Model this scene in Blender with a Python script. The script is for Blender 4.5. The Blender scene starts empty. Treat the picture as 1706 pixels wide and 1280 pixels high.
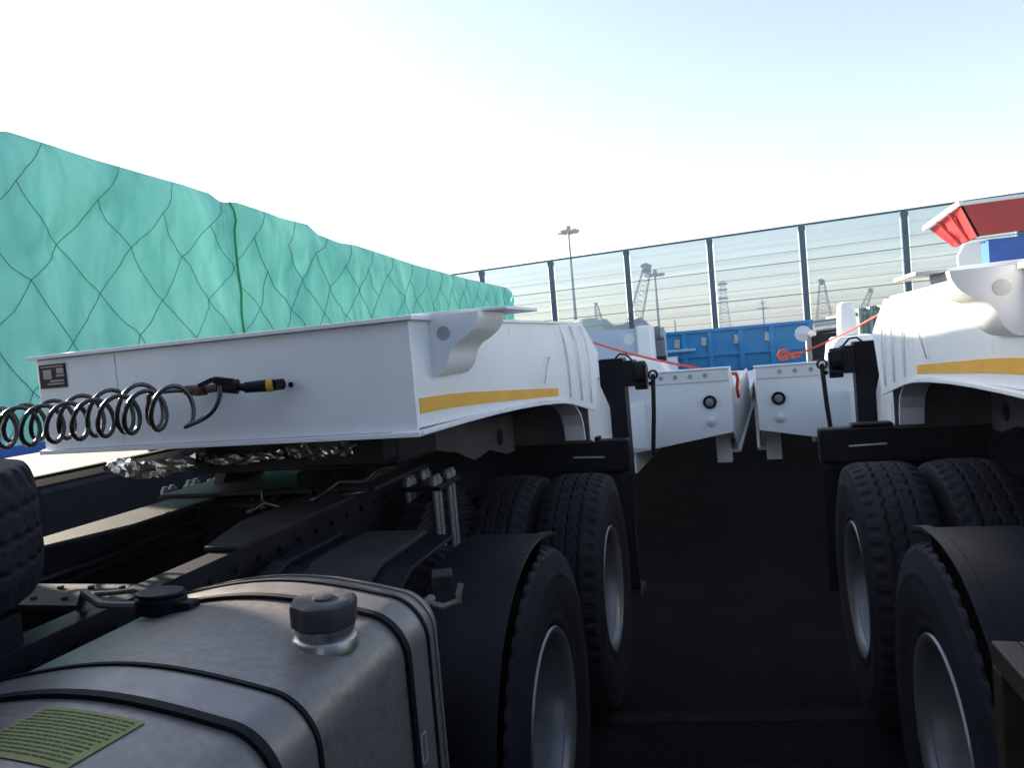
import bpy, math, random
from mathutils import Vector, Matrix, noise
random.seed(7)
R = math.radians
C = bpy.context.scene.collection

# ------------------------------------------------------------------ camera, world, sun, exposure
sc = bpy.context.scene
CAM = Vector((0, 0, 1.76))
ROT = Matrix(((0.958807330638522, 0.07159070972409942, 0.2748877461711081),
              (0.27053675333840294, 0.0648578731223873, -0.9605224210746756),
              (-0.08659311639471104, 0.9953231769507028, 0.042818286021418225)))
FPX = 1232.0
cd = bpy.data.cameras.new('camera')
cam = bpy.data.objects.new('camera', cd); C.objects.link(cam)
cam.matrix_world = Matrix.Translation(CAM) @ ROT.to_4x4()
cd.sensor_width = 36; cd.lens = FPX / 1706 * 36
cd.clip_start = 0.05; cd.clip_end = 3000
cd.dof.use_dof = False
sc.camera = cam

SUN_AZ, SUN_EL = 70.0, 18.1          # degrees from +Y towards -X, elevation
w = bpy.data.worlds.new('World'); sc.world = w; w.use_nodes = True
nt = w.node_tree; nt.nodes.clear()
sky = nt.nodes.new('ShaderNodeTexSky'); sky.sky_type = 'NISHITA'; sky.sun_disc = False
sky.sun_elevation = R(SUN_EL); sky.sun_rotation = R(-SUN_AZ)
sky.air_density = 1.0; sky.dust_density = 1.0; sky.ozone_density = 1.5; sky.altitude = 0
bg = nt.nodes.new('ShaderNodeBackground'); bg.inputs[1].default_value = 0.075
wo = nt.nodes.new('ShaderNodeOutputWorld')
hsv = nt.nodes.new('ShaderNodeHueSaturation'); hsv.inputs['Saturation'].default_value = .76
nt.links.new(sky.outputs[0], hsv.inputs['Color']); nt.links.new(hsv.outputs[0], bg.inputs[0]); nt.links.new(bg.outputs[0], wo.inputs[0])
ld = bpy.data.lights.new('sun', 'SUN'); ld.energy = 5.0; ld.angle = R(0.55); ld.color = (1.0, 0.87, 0.70)
sun = bpy.data.objects.new('sun', ld); C.objects.link(sun)
sdir = Vector((-math.sin(R(SUN_AZ)) * math.cos(R(SUN_EL)), math.cos(R(SUN_AZ)) * math.cos(R(SUN_EL)), math.sin(R(SUN_EL))))
sun.rotation_euler = sdir.to_track_quat('Z', 'Y').to_euler()
sun.location = (-20, 10, 20)
sc.view_settings.view_transform = 'Standard'; sc.view_settings.look = 'None'
sc.view_settings.exposure = 2.14; sc.view_settings.gamma = 1
sc.cycles.max_bounces = 8; sc.cycles.transparent_max_bounces = 16

# ------------------------------------------------------------------ helpers
def at(px, py, X=None, Y=None, Z=None):
    d = ROT @ Vector((px - 853, 640 - py, -FPX))
    t = (X - CAM.x) / d.x if X is not None else (Y - CAM.y) / d.y if Y is not None else (Z - CAM.z) / d.z
    return CAM + t * d

def clean(m):
    return m

class MB:
    def __init__(s): s.v = []; s.f = []
    def add(s, v, f):
        o = len(s.v); s.v += [tuple(p) for p in v]; s.f += [tuple(i + o for i in q) for q in f]; return s
    def box(s, x0, x1, y0, y1, z0, z1):
        v = [(x, y, z) for z in (z0, z1) for y in (y0, y1) for x in (x0, x1)]
        return s.add(v, [(0, 2, 3, 1), (4, 5, 7, 6), (0, 1, 5, 4), (2, 6, 7, 3), (0, 4, 6, 2), (1, 3, 7, 5)])
    def obox(s, c, size, rot=(0, 0, 0)):
        from mathutils import Euler
        m = Euler([R(a) for a in rot]).to_matrix(); c = Vector(c); h = [k / 2 for k in size]
        v = [c + m @ Vector((x * h[0], y * h[1], z * h[2])) for z in (-1, 1) for y in (-1, 1) for x in (-1, 1)]
        return s.add(v, [(0, 2, 3, 1), (4, 5, 7, 6), (0, 1, 5, 4), (2, 6, 7, 3), (0, 4, 6, 2), (1, 3, 7, 5)])
    def prism(s, pts, axis, a0, a1):
        """pts are 2-D in the two other axes, in order (x,y,z) minus axis"""
        def P(p, a):
            return {'x': (a, p[0], p[1]), 'y': (p[0], a, p[1]), 'z': (p[0], p[1], a)}[axis]
        n = len(pts)
        v = [P(p, a0) for p in pts] + [P(p, a1) for p in pts]
        f = [tuple(range(n))[::-1], tuple(range(n, 2 * n))] + [(i, (i + 1) % n, n + (i + 1) % n, n + i) for i in range(n)]
        return s.add(v, f)
    def cyl(s, p0, p1, r, n=16, r2=None):
        p0 = Vector(p0); p1 = Vector(p1); r2 = r if r2 is None else r2
        d = (p1 - p0).normalized(); a = d.orthogonal().normalized(); b = d.cross(a)
        v = []
        for p, q in ((p0, r), (p1, r2)):
            v += [p + q * (math.cos(t) * a + math.sin(t) * b) for t in [2 * math.pi * i / n for i in range(n)]]
        f = [tuple(range(n))[::-1], tuple(range(n, 2 * n))] + [(i, (i + 1) % n, n + (i + 1) % n, n + i) for i in range(n)]
        return s.add(v, f)
    def tube(s, path, r, n=6, cap=True):
        path = [Vector(p) for p in path]; m = len(path); v = []; a = None
        for i, p in enumerate(path):
            d = (path[min(i + 1, m - 1)] - path[max(i - 1, 0)]).normalized()
            if a is None: a = d.orthogonal().normalized()
            a = (a - d * a.dot(d)).normalized(); b = d.cross(a)
            v += [p + r * (math.cos(t) * a + math.sin(t) * b) for t in [2 * math.pi * k / n for k in range(n)]]
        f = []
        for i in range(m - 1):
            for k in range(n):
                k2 = (k + 1) % n
                f.append((i * n + k, i * n + k2, (i + 1) * n + k2, (i + 1) * n + k))
        if cap: f += [tuple(range(n))[::-1], tuple(range((m - 1) * n, m * n))]
        return s.add(v, f)
    def lathe(s, prof, org, n=48, axis='x', closed=False):
        """prof: (radius, along)"""
        org = Vector(org); v = []
        for r, h in prof:
            for i in range(n):
                t = 2 * math.pi * i / n; c, q = r * math.cos(t), r * math.sin(t)
                v.append(org + Vector({'x': (h, c, q), 'y': (c, h, q), 'z': (c, q, h)}[axis]))
        f = []; m = len(prof)
        for j in range(m if closed else m - 1):
            j2 = (j + 1) % m
            for i in range(n):
                i2 = (i + 1) % n
                f.append((j * n + i, j * n + i2, j2 * n + i2, j2 * n + i))
        return s.add(v, f)
    def grid(s, nu, nv, fn):
        v = [fn(i, j) for j in range(nv) for i in range(nu)]
        f = [(j * nu + i, j * nu + i + 1, (j + 1) * nu + i + 1, (j + 1) * nu + i) for j in range(nv - 1) for i in range(nu - 1)]
        return s.add(v, f)
    def build(s, name, mat, parent=None, smooth=False, bevel=0, label=None, recalc=True, seg=2):
        import bmesh
        me = bpy.data.meshes.new(name); me.from_pydata(s.v, [], s.f); me.update()
        if recalc:
            bm = bmesh.new(); bm.from_mesh(me); bmesh.ops.recalc_face_normals(bm, faces=bm.faces); bm.to_mesh(me); bm.free()
        me.materials.append(mat)
        if smooth:
            for p in me.polygons: p.use_smooth = True
            if smooth != 'all': me.set_sharp_from_angle(angle=R(38))
        o = bpy.data.objects.new(name, me); C.objects.link(o)
        if parent: o.parent = parent
        if bevel:
            b = o.modifiers.new('bevel', 'BEVEL'); b.width = bevel; b.segments = seg; b.limit_method = 'ANGLE'; b.angle_limit = R(35)
        if label: o['label'] = label
        return o

def tag(o, label, cat, group=None, kind=None):
    if label: o['label'] = label
    if cat: o['category'] = cat
    if group: o['group'] = group
    if kind: o['kind'] = kind
    return o
def thing(name, label, cat, loc=(0, 0, 0), rz=0, group=None):
    o = bpy.data.objects.new(name, None); C.objects.link(o); o.empty_display_size = .1
    o.location = loc; o.rotation_euler = (0, 0, R(rz)); return tag(o, label, cat, group)
def copy_tree(o, parent=None):
    c = o.copy(); C.objects.link(c); c.parent = parent
    for ch in list(o.children): copy_tree(ch, c)
    return c

def mat(name, col, rough=.5, metal=0, var=.0, vscale=6, bump=0, bscale=40, dirt=None, dscale=3, damt=.5, coat=0, rvar=.0, streak=None, spec=.5):
    m = bpy.data.materials.new(name); m.use_nodes = True; t = m.node_tree; N = t.nodes; L = t.links
    b = N['Principled BSDF']; b.inputs['Base Color'].default_value = (*col, 1)
    b.inputs['Roughness'].default_value = rough; b.inputs['Metallic'].default_value = metal; b.inputs['Specular IOR Level'].default_value = spec
    if coat: b.inputs['Coat Weight'].default_value = coat; b.inputs['Coat Roughness'].default_value = .15
    tc = N.new('ShaderNodeTexCoord'); src = None
    mp = N.new('ShaderNodeMapping'); L.new(tc.outputs['Object'], mp.inputs[0])
    if streak: mp.inputs['Scale'].default_value = streak
    if var or dirt:
        n = N.new('ShaderNodeTexNoise'); n.inputs['Scale'].default_value = vscale; n.inputs['Detail'].default_value = 6
        L.new(mp.outputs[0], n.inputs[0])
        mx = N.new('ShaderNodeMix'); mx.data_type = 'RGBA'
        mx.inputs[6].default_value = (*[max(0, c * (1 - var)) for c in col], 1); mx.inputs[7].default_value = (*[min(1, c * (1 + var)) for c in col], 1)
        cr = N.new('ShaderNodeMapRange'); cr.inputs[1].default_value = .3; cr.inputs[2].default_value = .7
        L.new(n.outputs[0], cr.inputs[0]); L.new(cr.outputs[0], mx.inputs[0]); src = mx.outputs[2]
        if dirt:
            n2 = N.new('ShaderNodeTexNoise'); n2.inputs['Scale'].default_value = dscale; n2.inputs['Detail'].default_value = 9; n2.inputs['Roughness'].default_value = .68
            L.new(tc.outputs['Object'], n2.inputs[0])
            r2 = N.new('ShaderNodeMapRange'); r2.inputs[1].default_value = .5; r2.inputs[2].default_value = .78; r2.inputs[4].default_value = damt
            L.new(n2.outputs[0], r2.inputs[0])
            m2 = N.new('ShaderNodeMix'); m2.data_type = 'RGBA'; m2.inputs[7].default_value = (*dirt, 1)
            L.new(src, m2.inputs[6]); L.new(r2.outputs[0], m2.inputs[0]); src = m2.outputs[2]
        L.new(src, b.inputs['Base Color'])
    if rvar:
        n3 = N.new('ShaderNodeTexNoise'); n3.inputs['Scale'].default_value = vscale * 1.7; n3.inputs['Detail'].default_value = 8
        L.new(mp.outputs[0], n3.inputs[0]); r3 = N.new('ShaderNodeMapRange'); r3.inputs[1].default_value = .3; r3.inputs[2].default_value = .7
        r3.inputs[3].default_value = max(.03, rough - rvar); r3.inputs[4].default_value = rough + rvar
        L.new(n3.outputs[0], r3.inputs[0]); L.new(r3.outputs[0], b.inputs['Roughness'])
    if bump:
        n4 = N.new('ShaderNodeTexNoise'); n4.inputs['Scale'].default_value = bscale; n4.inputs['Detail'].default_value = 4
        L.new(mp.outputs[0], n4.inputs[0]); bp = N.new('ShaderNodeBump'); bp.inputs['Strength'].default_value = bump; bp.inputs['Distance'].default_value = .01
        L.new(n4.outputs[0], bp.inputs['Height']); L.new(bp.outputs[0], b.inputs['Normal'])
    return m

M = {}
M['white'] = mat('white_paint', (.82, .845, .88), .38, var=.012, vscale=3, streak=(2, 2, .8), dirt=(.58, .57, .55), dscale=2.2, damt=.28, rvar=.12, bump=.03, bscale=8)
M['rusty'] = mat('tan_primer_steel', (.018, .013, .010), .5, var=.3, vscale=12, dirt=(.02, .015, .012), dscale=9, damt=.5)
M['bolt'] = mat('zinc_bolt', (.30, .31, .32), .45, metal=.5)
M['strap_rubber'] = mat('strap_rubber', (.006, .006, .009), .65, spec=.15)
M['dull'] = mat('dull_steel', (.16, .15, .14), .5, metal=.3, var=.2, vscale=20)
M['primer'] = mat('grimy_underpaint', (.075, .072, .08), .6, spec=.2, var=.25, vscale=5, dirt=(.04, .035, .03), dscale=4, damt=.7)
M['deckwhite'] = mat('deck_paint', (.78, .78, .78), .45, var=.03, vscale=4, dirt=(.42, .38, .34), dscale=3, damt=.2, rvar=.1)
M['yellow'] = mat('yellow_stripe', (.80, .42, .03), .45, var=.08, vscale=5)
M['black'] = mat('black_paint', (.004, .005, .010), .45, spec=.18, var=.3, vscale=8, dirt=(.015, .014, .014), dscale=5, damt=.35)
M['plastic'] = mat('black_plastic', (.0045, .006, .013), .48, spec=.18, var=.2, vscale=4, dirt=(.02, .018, .018), dscale=4, damt=.3, bump=.15, bscale=150)
M['frame'] = mat('frame_paint', (.008, .009, .016), .5, spec=.18, var=.25, vscale=6, dirt=(.022, .021, .022), dscale=6, damt=.5, bump=.1, bscale=60)
M['dusty_bounce'] = mat('dusty_steel_and_bounce', (.028, .027, .030), .6, spec=.18, var=.3, vscale=9, dirt=(.07, .06, .055), dscale=5, damt=.5, bump=.15, bscale=70)  # dust on most parts; on guard rib and plate it imitates bounced light
M['rubber'] = mat('tyre_rubber', (.010, .011, .019), .7, spec=.18, var=.3, vscale=7, dirt=(.032, .029, .03), dscale=6, damt=.45, bump=.08, bscale=90)
M['hose'] = mat('hose_rubber', (.010, .010, .013), .28, coat=.9)
M['rim'] = mat('silver_rim', (.20, .205, .22), .38, metal=.55, var=.12, vscale=9, dirt=(.2, .18, .16), dscale=8, damt=.4)
M['alu'] = mat('tank_aluminium', (.190, .176, .168), .40, metal=.25, spec=.6, var=.14, vscale=55, rvar=.08, bump=.06, bscale=9, dirt=(.10, .092, .095), dscale=24, damt=.65)
M['aluband'] = mat('tank_band_metal', (.20, .19, .19), .38, metal=.3, var=.08, vscale=14, rvar=.08)
M['steel'] = mat('bright_steel', (.62, .60, .56), .28, metal=.95, var=.1, vscale=20)
M['galv'] = mat('galvanised', (.42, .44, .46), .45, metal=.6, var=.12)
M['red'] = mat('red_strap', (.75, .07, .045), .6, var=.15, vscale=30)
M['darkred'] = mat('red_paint', (.40, .03, .03), .45, var=.12, vscale=4, dirt=(.22, .05, .04), dscale=4, damt=.3)
M['blue'] = mat('blue_paint', (.012, .25, .56), .42, var=.12, vscale=3, dirt=(.05, .16, .28), dscale=4, damt=.4)
M['blue2'] = mat('deep_blue_paint', (.03, .11, .42), .45, var=.1)
M['bluegrey'] = mat('fence_steel', (.03, .085, .125), .45, var=.1, vscale=2)
M['greyblue'] = mat('grey_blue_paint', (.45, .52, .62), .5, var=.06)
M['green'] = mat('green_sheet', (.15, .25, .23), .5, var=.15, vscale=3)
M['cargo'] = mat('crate_wood', (.35, .27, .18), .8, var=.2)
M['brass'] = mat('yellow_fitting', (.65, .38, .05), .35, var=.1)
M['gray'] = mat('grey_plastic', (.032, .032, .040), .55, var=.15, vscale=30, bump=.1, bscale=120)
M['lens'] = mat('clear_lens', (.70, .72, .74), .15, coat=.5)
M['smoked'] = mat('grey_lens', (.22, .22, .24), .2, coat=.5)
M['far'] = mat('distant_steel', (.16, .17, .19), .8)
M['farc'] = mat('distant_cladding', (.45, .46, .47), .8, var=.1, vscale=.2)
M['foil'] = mat('foil_wrap', (.38, .38, .35), .20, metal=.95, bump=.6, bscale=25)
M['cabred'] = mat('cab_paint', (.02, .045, .11), .35, coat=.4)

# ---- special materials
def mat_tarp():
    m = bpy.data.materials.new('green_tarpaulin'); m.use_nodes = True; t = m.node_tree; N = t.nodes; L = t.links
    b = N['Principled BSDF']; b.inputs['Roughness'].default_value = .38
    tc = N.new('ShaderNodeTexCoord'); mp = N.new('ShaderNodeMapping'); mp.inputs['Scale'].default_value = (1, 1, .35); L.new(tc.outputs['Object'], mp.inputs[0])
    n = N.new('ShaderNodeTexNoise'); n.inputs['Scale'].default_value = 1.6; n.inputs['Detail'].default_value = 7; n.inputs['Distortion'].default_value = 1.2; L.new(mp.outputs[0], n.inputs[0])
    cr = N.new('ShaderNodeValToRGB'); e = cr.color_ramp.elements
    e[0].position = .3; e[0].color = (.17, .48, .46, 1); e[1].position = .72; e[1].color = (.40, .77, .68, 1)
    L.new(n.outputs[0], cr.inputs[0]); L.new(cr.outputs[0], b.inputs['Base Color'])
    n4 = N.new('ShaderNodeTexNoise'); n4.noise_type = 'RIDGED_MULTIFRACTAL'; n4.normalize = True; n4.inputs['Scale'].default_value = 1.7; n4.inputs['Detail'].default_value = 5; n4.inputs['Distortion'].default_value = 1.2; L.new(mp.outputs[0], n4.inputs[0])
    bp = N.new('ShaderNodeBump'); bp.inputs['Strength'].default_value = .8; bp.inputs['Distance'].default_value = .16
    L.new(n4.outputs[0], bp.inputs['Height']); L.new(bp.outputs[0], b.inputs['Normal'])
    tr = N.new('ShaderNodeBsdfTranslucent'); L.new(cr.outputs[0], tr.inputs[0]); mx = N.new('ShaderNodeMixShader'); mx.inputs[0].default_value = .42
    L.new(b.outputs[0], mx.inputs[1]); L.new(tr.outputs[0], mx.inputs[2]); L.new(mx.outputs[0], N['Material Output'].inputs[0])
    return m
M['tarp'] = mat_tarp()

def mat_mesh():
    """fine woven wire screen: mostly open, thin horizontal and vertical wires"""
    m = bpy.data.materials.new('wire_screen'); m.use_nodes = True; t = m.node_tree; N = t.nodes; L = t.links
    b = N['Principled BSDF']; b.inputs['Base Color'].default_value = (.30, .40, .46, 1); b.inputs['Roughness'].default_value = .6
    tc = N.new('ShaderNodeTexCoord'); sx = N.new('ShaderNodeSeparateXYZ'); L.new(tc.outputs['Object'], sx.inputs[0])
    n = N.new('ShaderNodeTexNoise'); n.inputs['Scale'].default_value = 1; n.inputs['Detail'].default_value = 6
    mp = N.new('ShaderNodeMapping'); mp.inputs['Scale'].default_value = (.12, .12, 9); L.new(tc.outputs['Object'], mp.inputs[0]); L.new(mp.outputs[0], n.inputs[0])
    r = N.new('ShaderNodeMapRange'); r.inputs[1].default_value = .35; r.inputs[2].default_value = .68; r.inputs[3].default_value = .52; r.inputs[4].default_value = .66
    L.new(n.outputs[0], r.inputs[0])
    tr = N.new('ShaderNodeBsdfTransparent'); mx = N.new('ShaderNodeMixShader')
    L.new(r.outputs[0], mx.inputs[0]); L.new(tr.outputs[0], mx.inputs[1]); L.new(b.outputs[0], mx.inputs[2]); L.new(mx.outputs[0], N['Material Output'].inputs[0])
    return m
M['mesh'] = mat_mesh()

def mat_ground():
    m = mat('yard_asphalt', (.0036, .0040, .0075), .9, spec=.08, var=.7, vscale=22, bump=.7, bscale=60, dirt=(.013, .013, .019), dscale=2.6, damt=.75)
    return m
M['ground'] = mat_ground()

def mat_ribbed(name, col, axis, scale):
    m = mat(name, col, .5); t = m.node_tree; N = t.nodes; L = t.links
    wv = N.new('ShaderNodeTexWave'); wv.inputs['Scale'].default_value = scale; wv.bands_direction = axis
    tc = N.new('ShaderNodeTexCoord'); L.new(tc.outputs['Object'], wv.inputs[0])
    bp = N.new('ShaderNodeBump'); bp.inputs['Distance'].default_value = .05; L.new(wv.outputs[0], bp.inputs['Height']); L.new(bp.outputs[0], N['Principled BSDF'].inputs['Normal'])
    return m

# ------------------------------------------------------------------ ground
g = MB(); g.add([(-900, -300, 0), (900, -300, 0), (900, 1400, 0), (-900, 1400, 0)], [(0, 1, 2, 3)])
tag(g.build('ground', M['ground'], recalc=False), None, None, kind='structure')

g = MB(); g.add([(-80, -30, .004), (-9.2, -30, .004), (-9.2, 200, .004), (-80, 200, .004)], [(0, 1, 2, 3)])
tag(g.build('concrete_yard', mat('pale_concrete', (.20, .18, .145), .9, var=.12, vscale=.8, dirt=(.13, .12, .10), dscale=.5, damt=.4), recalc=False), None, None, kind='structure')

a, b = at(960, 1198, Z=.004), at(1480, 1190, Z=.004)
dd = (b - a).normalized(); nn = Vector((-dd.y, dd.x, 0)) * .05; a = a - dd * 3; b = b + dd * 3
g = MB(); g.add([tuple(a - nn), tuple(b - nn), tuple(b + nn), tuple(a + nn)], [(0, 1, 2, 3)])
tag(g.build('worn_bay_line', mat('worn_line_paint', (.012, .0105, .007), .9, spec=.1, var=.5, vscale=12), recalc=False), None, None, kind='structure')

# ------------------------------------------------------------------ tyre and rim meshes (shared)
TR, TW = .565, .30
def tyre_mb(NP=56, ss=9):
    na = NP * ss
    prof = []                                   # (x, r, tread?)  across, outer side positive x
    side = [(.098, .286), (.118, .300), (.128, .312), (.134, .326), (.131, .330), (.138, .350), (.149, .395), (.152, .440), (.150, .462), (.152, .466), (.150, .470), (.146, .492), (.141, .510), (.137, .530), (.133, .546)]
    for x, r in side: prof.append((-x, r, None))
    nt_ = 52
    for i in range(nt_ + 1):
        u = -1 + 2 * i / nt_; prof.append((u * .125, TR - .013 * abs(u) ** 4, u))
    for x, r in reversed(side): prof.append((x, r, None))
    mb = MB(); v = []
    for k in range(na):
        a = 2 * math.pi * k / na; ph = (k / ss) % 1.0
        zig = (abs(ph * 2 - 1) - .5)
        for x, r, u in prof:
            if u is not None:
                d = 0
                for u0 in (-.46, 0, .46):
                    if abs(u - u0 - .11 * zig) < .034: d = .014
                if abs(u) > .72 and ph < .34: d = .010 * min(1, (abs(u) - .70) / .12)
                if abs(u) < .60:
                    q = abs(((ph + .25 + .5 * (u > 0)) % 1.0) - .5)
                    if q < .06 and .12 < abs(u) < .26: d = max(d, .008)
                r = r - d
            v.append((x, r * math.cos(a), r * math.sin(a)))
    m = len(prof); f = []
    for k in range(na):
        k2 = (k + 1) % na
        for j in range(m - 1): f.append((k * m + j, k * m + j + 1, k2 * m + j + 1, k2 * m + j))
    return mb.add(v, f)
def rim_mb():
    mb = MB()                                   # outer side = +x, dished towards -x
    prof = [(.262, .100), (.296, .118), (.302, .128), (.298, .134), (.286, .132), (.272, .118), (.262, .098), (.256, .05), (.246, -.02), (.238, -.045),
            (.215, -.060), (.170, -.070), (.165, -.064), (.10, -.060), (.10, .01), (.085, .02), (.0, .022)]
    mb.lathe(prof, (0, 0, 0), 64)
    mb.lathe([(.262, .10), (.255, -.10), (.296, -.12)], (0, 0, 0), 64)
    for i in range(10):
        a = 2 * math.pi * i / 10; y, z = .14 * math.cos(a), .14 * math.sin(a); mb.cyl((-.066, y, z), (-.035, y, z), .015, 6)
    return mb
TY = tyre_mb().build('tyre', M['rubber'], smooth='all'); RI = rim_mb().build('rim', M['rim'], smooth=True, recalc=False)
for m_ in (TY, RI): C.objects.unlink(m_)
def wheel(parent, loc, side, rot=0):
    """side=+1 outer side faces +x"""
    e = bpy.data.objects.new('wheel', None); C.objects.link(e); e.parent = parent; e.location = loc
    e.rotation_euler = (R(rot), 0, 0 if side > 0 else math.pi); e.empty_display_size = .1
    for s_ in (TY, RI):
        o = s_.copy(); C.objects.link(o); o.parent = e
    return e

# ------------------------------------------------------------------ tractor truck
def tractor(X, Yoff, label, tank, front_box):
    t = thing('tractor_truck', label, 'truck', (X, Yoff, 0), 0, 'tractor units reversed under the trailers')
    A1, A2 = 2.23, 3.56
    # chassis rails (channels) -- web outside, flanges inward
    for s in (-1, 1):
        m = MB(); xo, xi = s * .43, s * .35
        z0, z1 = .96, 1.255
        pts = [(xo, z0), (xo, z1), (xi, z1), (xi, z1 - .010), (xo - s * .010, z1 - .010), (xo - s * .010, z0 + .010), (xi, z0 + .010), (xi, z0)]
        m.prism(pts, 'y', -2.6, 4.45)
        b = m
        for k in range(34):
            y = .7 + k * .11
            b.cyl((xo, y, 1.205), (xo + s * .016, y, 1.205), .012, 6)
            if k % 3: b.cyl((xo, y, 1.01), (xo + s * .014, y, 1.01), .012, 6)
        m.build('chassis_rail', M['frame'], t, bevel=.002)
        # top angle plate beside the fifth wheel, pointed front
        p = MB(); ins = -s
        pl = [(xo + s * .012, 1.80), (xo + s * .012, 3.9), (xi - s * .13, 3.9), (xi - s * .13, 2.12), (xi - s * .02, 1.80)]
        p.prism(pl, 'z', 1.259, 1.271)
        p.build('mounting_plate', M['dusty_bounce'], t, bevel=.002)
    # cross members
    for y0, wd in ((1.40, .16), (2.55, .12), (3.25, .12), (4.28, .14)):
        m = MB(); m.box(-.345, .345, y0, y0 + wd, 1.225, 1.240); m.box(-.345, .345, y0 + wd / 2 - .006, y0 + wd / 2 + .006, 1.0, 1.225)
        for k in range(7):
            for q in (.25, .75): m.cyl((-.30 + k * .1, y0 + wd * q, 1.24), (-.30 + k * .1, y0 + wd * q, 1.248), .008, 6)
        m.build('crossmember', M['dusty_bounce'], t)
    # fifth wheel
    e = bpy.data.objects.new('fifth_wheel', None); C.objects.link(e); e.parent = t; e.location = (0, 2.95, 1.272)
    m = MB(); m.box(-.50, .50, -.38, .38, 0, .016)
    for s in (-1, 1): m.prism([(-.16, .016), (.16, .016), (.06, .16), (-.06, .16)], 'x', s * .38 - .03, s * .38 + .03)
    m.build('base_plate', M['dusty_bounce'], e, bevel=.004)
    m = MB(); pts = []
    for i in range(25):
        a = math.pi + math.pi * i / 24; pts.append((.45 * math.cos(a), .05 + .42 * math.sin(a)))
    pts += [(.45, .28), (.22, .42), (.07, .42), (.05, .08), (-.05, .08), (-.07, .42), (-.22, .42), (-.45, .28)]
    m.prism(pts, 'z', .17, .20); m.obox((0, -.1, .13), (.7, .5, .08))
    for k in range(9): m.cyl((-.40 + .1 * k, -.28, .20), (-.40 + .1 * k, -.28, .208), .012, 8)
    m.build('top_plate', M['frame'], e, bevel=.006)
    # axles, springs, wheels
    for ya in (A1, A2):
        m = MB(); m.cyl((-.95, ya, .565), (.95, ya, .565), .075, 16); m.lathe([(0.0, -.16), (.13, -.15), (.2, -.06), (.2, .06), (.13, .15), (0, .16)], (0, ya, .60), 24, 'y')
        m.box(-.66, .66, ya - .07, ya + .07, .50, .63)
        m.build('axle', M['frame'], t, smooth=True)
        for s in (-1, 1):
            for xw, rr in ((1.25 - .15, 11), (1.25 - .48, 47)):
                # outer wheel dished in, inner wheel dished out
                wheel(t, (s * xw, ya, .565), s if xw > 1 else -s, rr + 23 * (ya > 3))
    for s in (-1, 1):
        xs = s * .60; yc = (A1 + A2) / 2
        sp = MB()
        for k in range(12):
            hl = .70 - .045 * k; th = .0185; n = 14; up = []; zc = .945 + .0225 * k
            for i in range(n + 1):
                y = -hl + 2 * hl * i / n; up.append((yc + y, zc - .36 * y * y))
            sp.prism(up + [(y, z - th) for y, z in reversed(up)], 'x', xs - .048, xs + .048)
        q = sp.build('leaf_spring', M['frame'], t, bevel=.003)
        for dy in (-.115, -.070, .045, .090):
            for dx in (-.058, .058):
                b = MB(); b.cyl((xs + dx, yc + dy, .80), (xs + dx, yc + dy, 1.285), .0125, 10); b.cyl((xs + dx, yc + dy, 1.250), (xs + dx, yc + dy, 1.272), .021, 6)
                b.build('spring_bolt', M['bolt'], q, smooth=True)
        b = MB(); b.box(xs - .09, xs + .09, yc - .13, yc + .13, 1.225, 1.245)
        b.build('spring_clamp', M['frame'], q, bevel=.004)
        b = MB(); b.prism([(yc - .17, .78), (yc + .17, .78), (yc + .10, .56), (yc - .10, .56)], 'x', xs - .09, xs + .09)
        b.build('spring_saddle', M['frame'], q, bevel=.008)
        b = MB(); b.prism([(yc - .28, 1.0), (yc + .28, 1.0), (yc + .12, .62), (yc - .12, .62)], 'x', s * .435, s * .455)
        b.build('trunnion_bracket', M['frame'], t, bevel=.005)
    # mudguards: arc over axle 1
    for s in (-1, 1):
        x0, x1 = sorted((s * .50, s * 1.225))
        xa0, xa1 = sorted((s * .955, s * 1.222))
        m = MB(); rg = .590; pts = []
        def gp(a, q):
            c_, s_ = math.cos(a), math.sin(a); e_ = 2 / 2.25
            return (A1 + q * math.copysign(abs(c_) ** e_, c_), .565 + q * math.copysign(abs(s_) ** e_, s_))
        a0, a1 = R(188), R(66)
        n = 34
        for i in range(n + 1):
            a = a0 + (a1 - a0) * i / n; pts.append(gp(a, rg))
        inn = [gp(a0 + (a1 - a0) * i / n, rg - .012) for i in range(n + 1)]
        m.prism(pts + inn[::-1], 'x', xa0, xa1)
        # rolled rib near the outer edge
        for xr in (s * 1.205,):
            up = [gp(a0 + (a1 - a0) * i / n, rg + .006) for i in range(n + 1)]
            m.prism(up + pts[::-1], 'x', xr - .018, xr + .018)
        md = m.build('mudguard', M['plastic'], t, bevel=.003)
        m = MB()                                             # top shelf and front plate of the inner half
        xb0, xb1 = sorted((s * .47, s * .950))
        prof = [(A1 - .57, .80), (A1 - .53, 1.05), (A1 - .45, 1.155), (A1 - .36, 1.188), (A1 - .02, 1.192), (A1 - .02, 1.18), (A1 - .355, 1.176), (A1 - .44, 1.143), (A1 - .518, 1.043), (A1 - .558, .80)]
        m.prism(prof, 'x', xb0, xb1)
        # raised ribs over the shelf with recessed pockets between them
        rp = [(A1 - .56, .90), (A1 - .525, 1.11), (A1 - .45, 1.175), (A1 - .36, 1.208), (A1 - .03, 1.210), (A1 - .03, 1.193), (A1 - .36, 1.189), (A1 - .452, 1.156), (A1 - .532, 1.052), (A1 - .552, .90)]
        m.prism(rp, 'x', min(s * .50, s * .56), max(s * .50, s * .56))
        mm = MB(); mm.prism(rp, 'x', min(s * .64, s * .86), max(s * .64, s * .86)); mm.build('guard_rib', M['dusty_bounce'], t, bevel=.004)  # brown tone here stands in for light bounced off the fuel tank
        m.build('mudguard_shelf', M['plastic'], t, bevel=.004)
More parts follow.
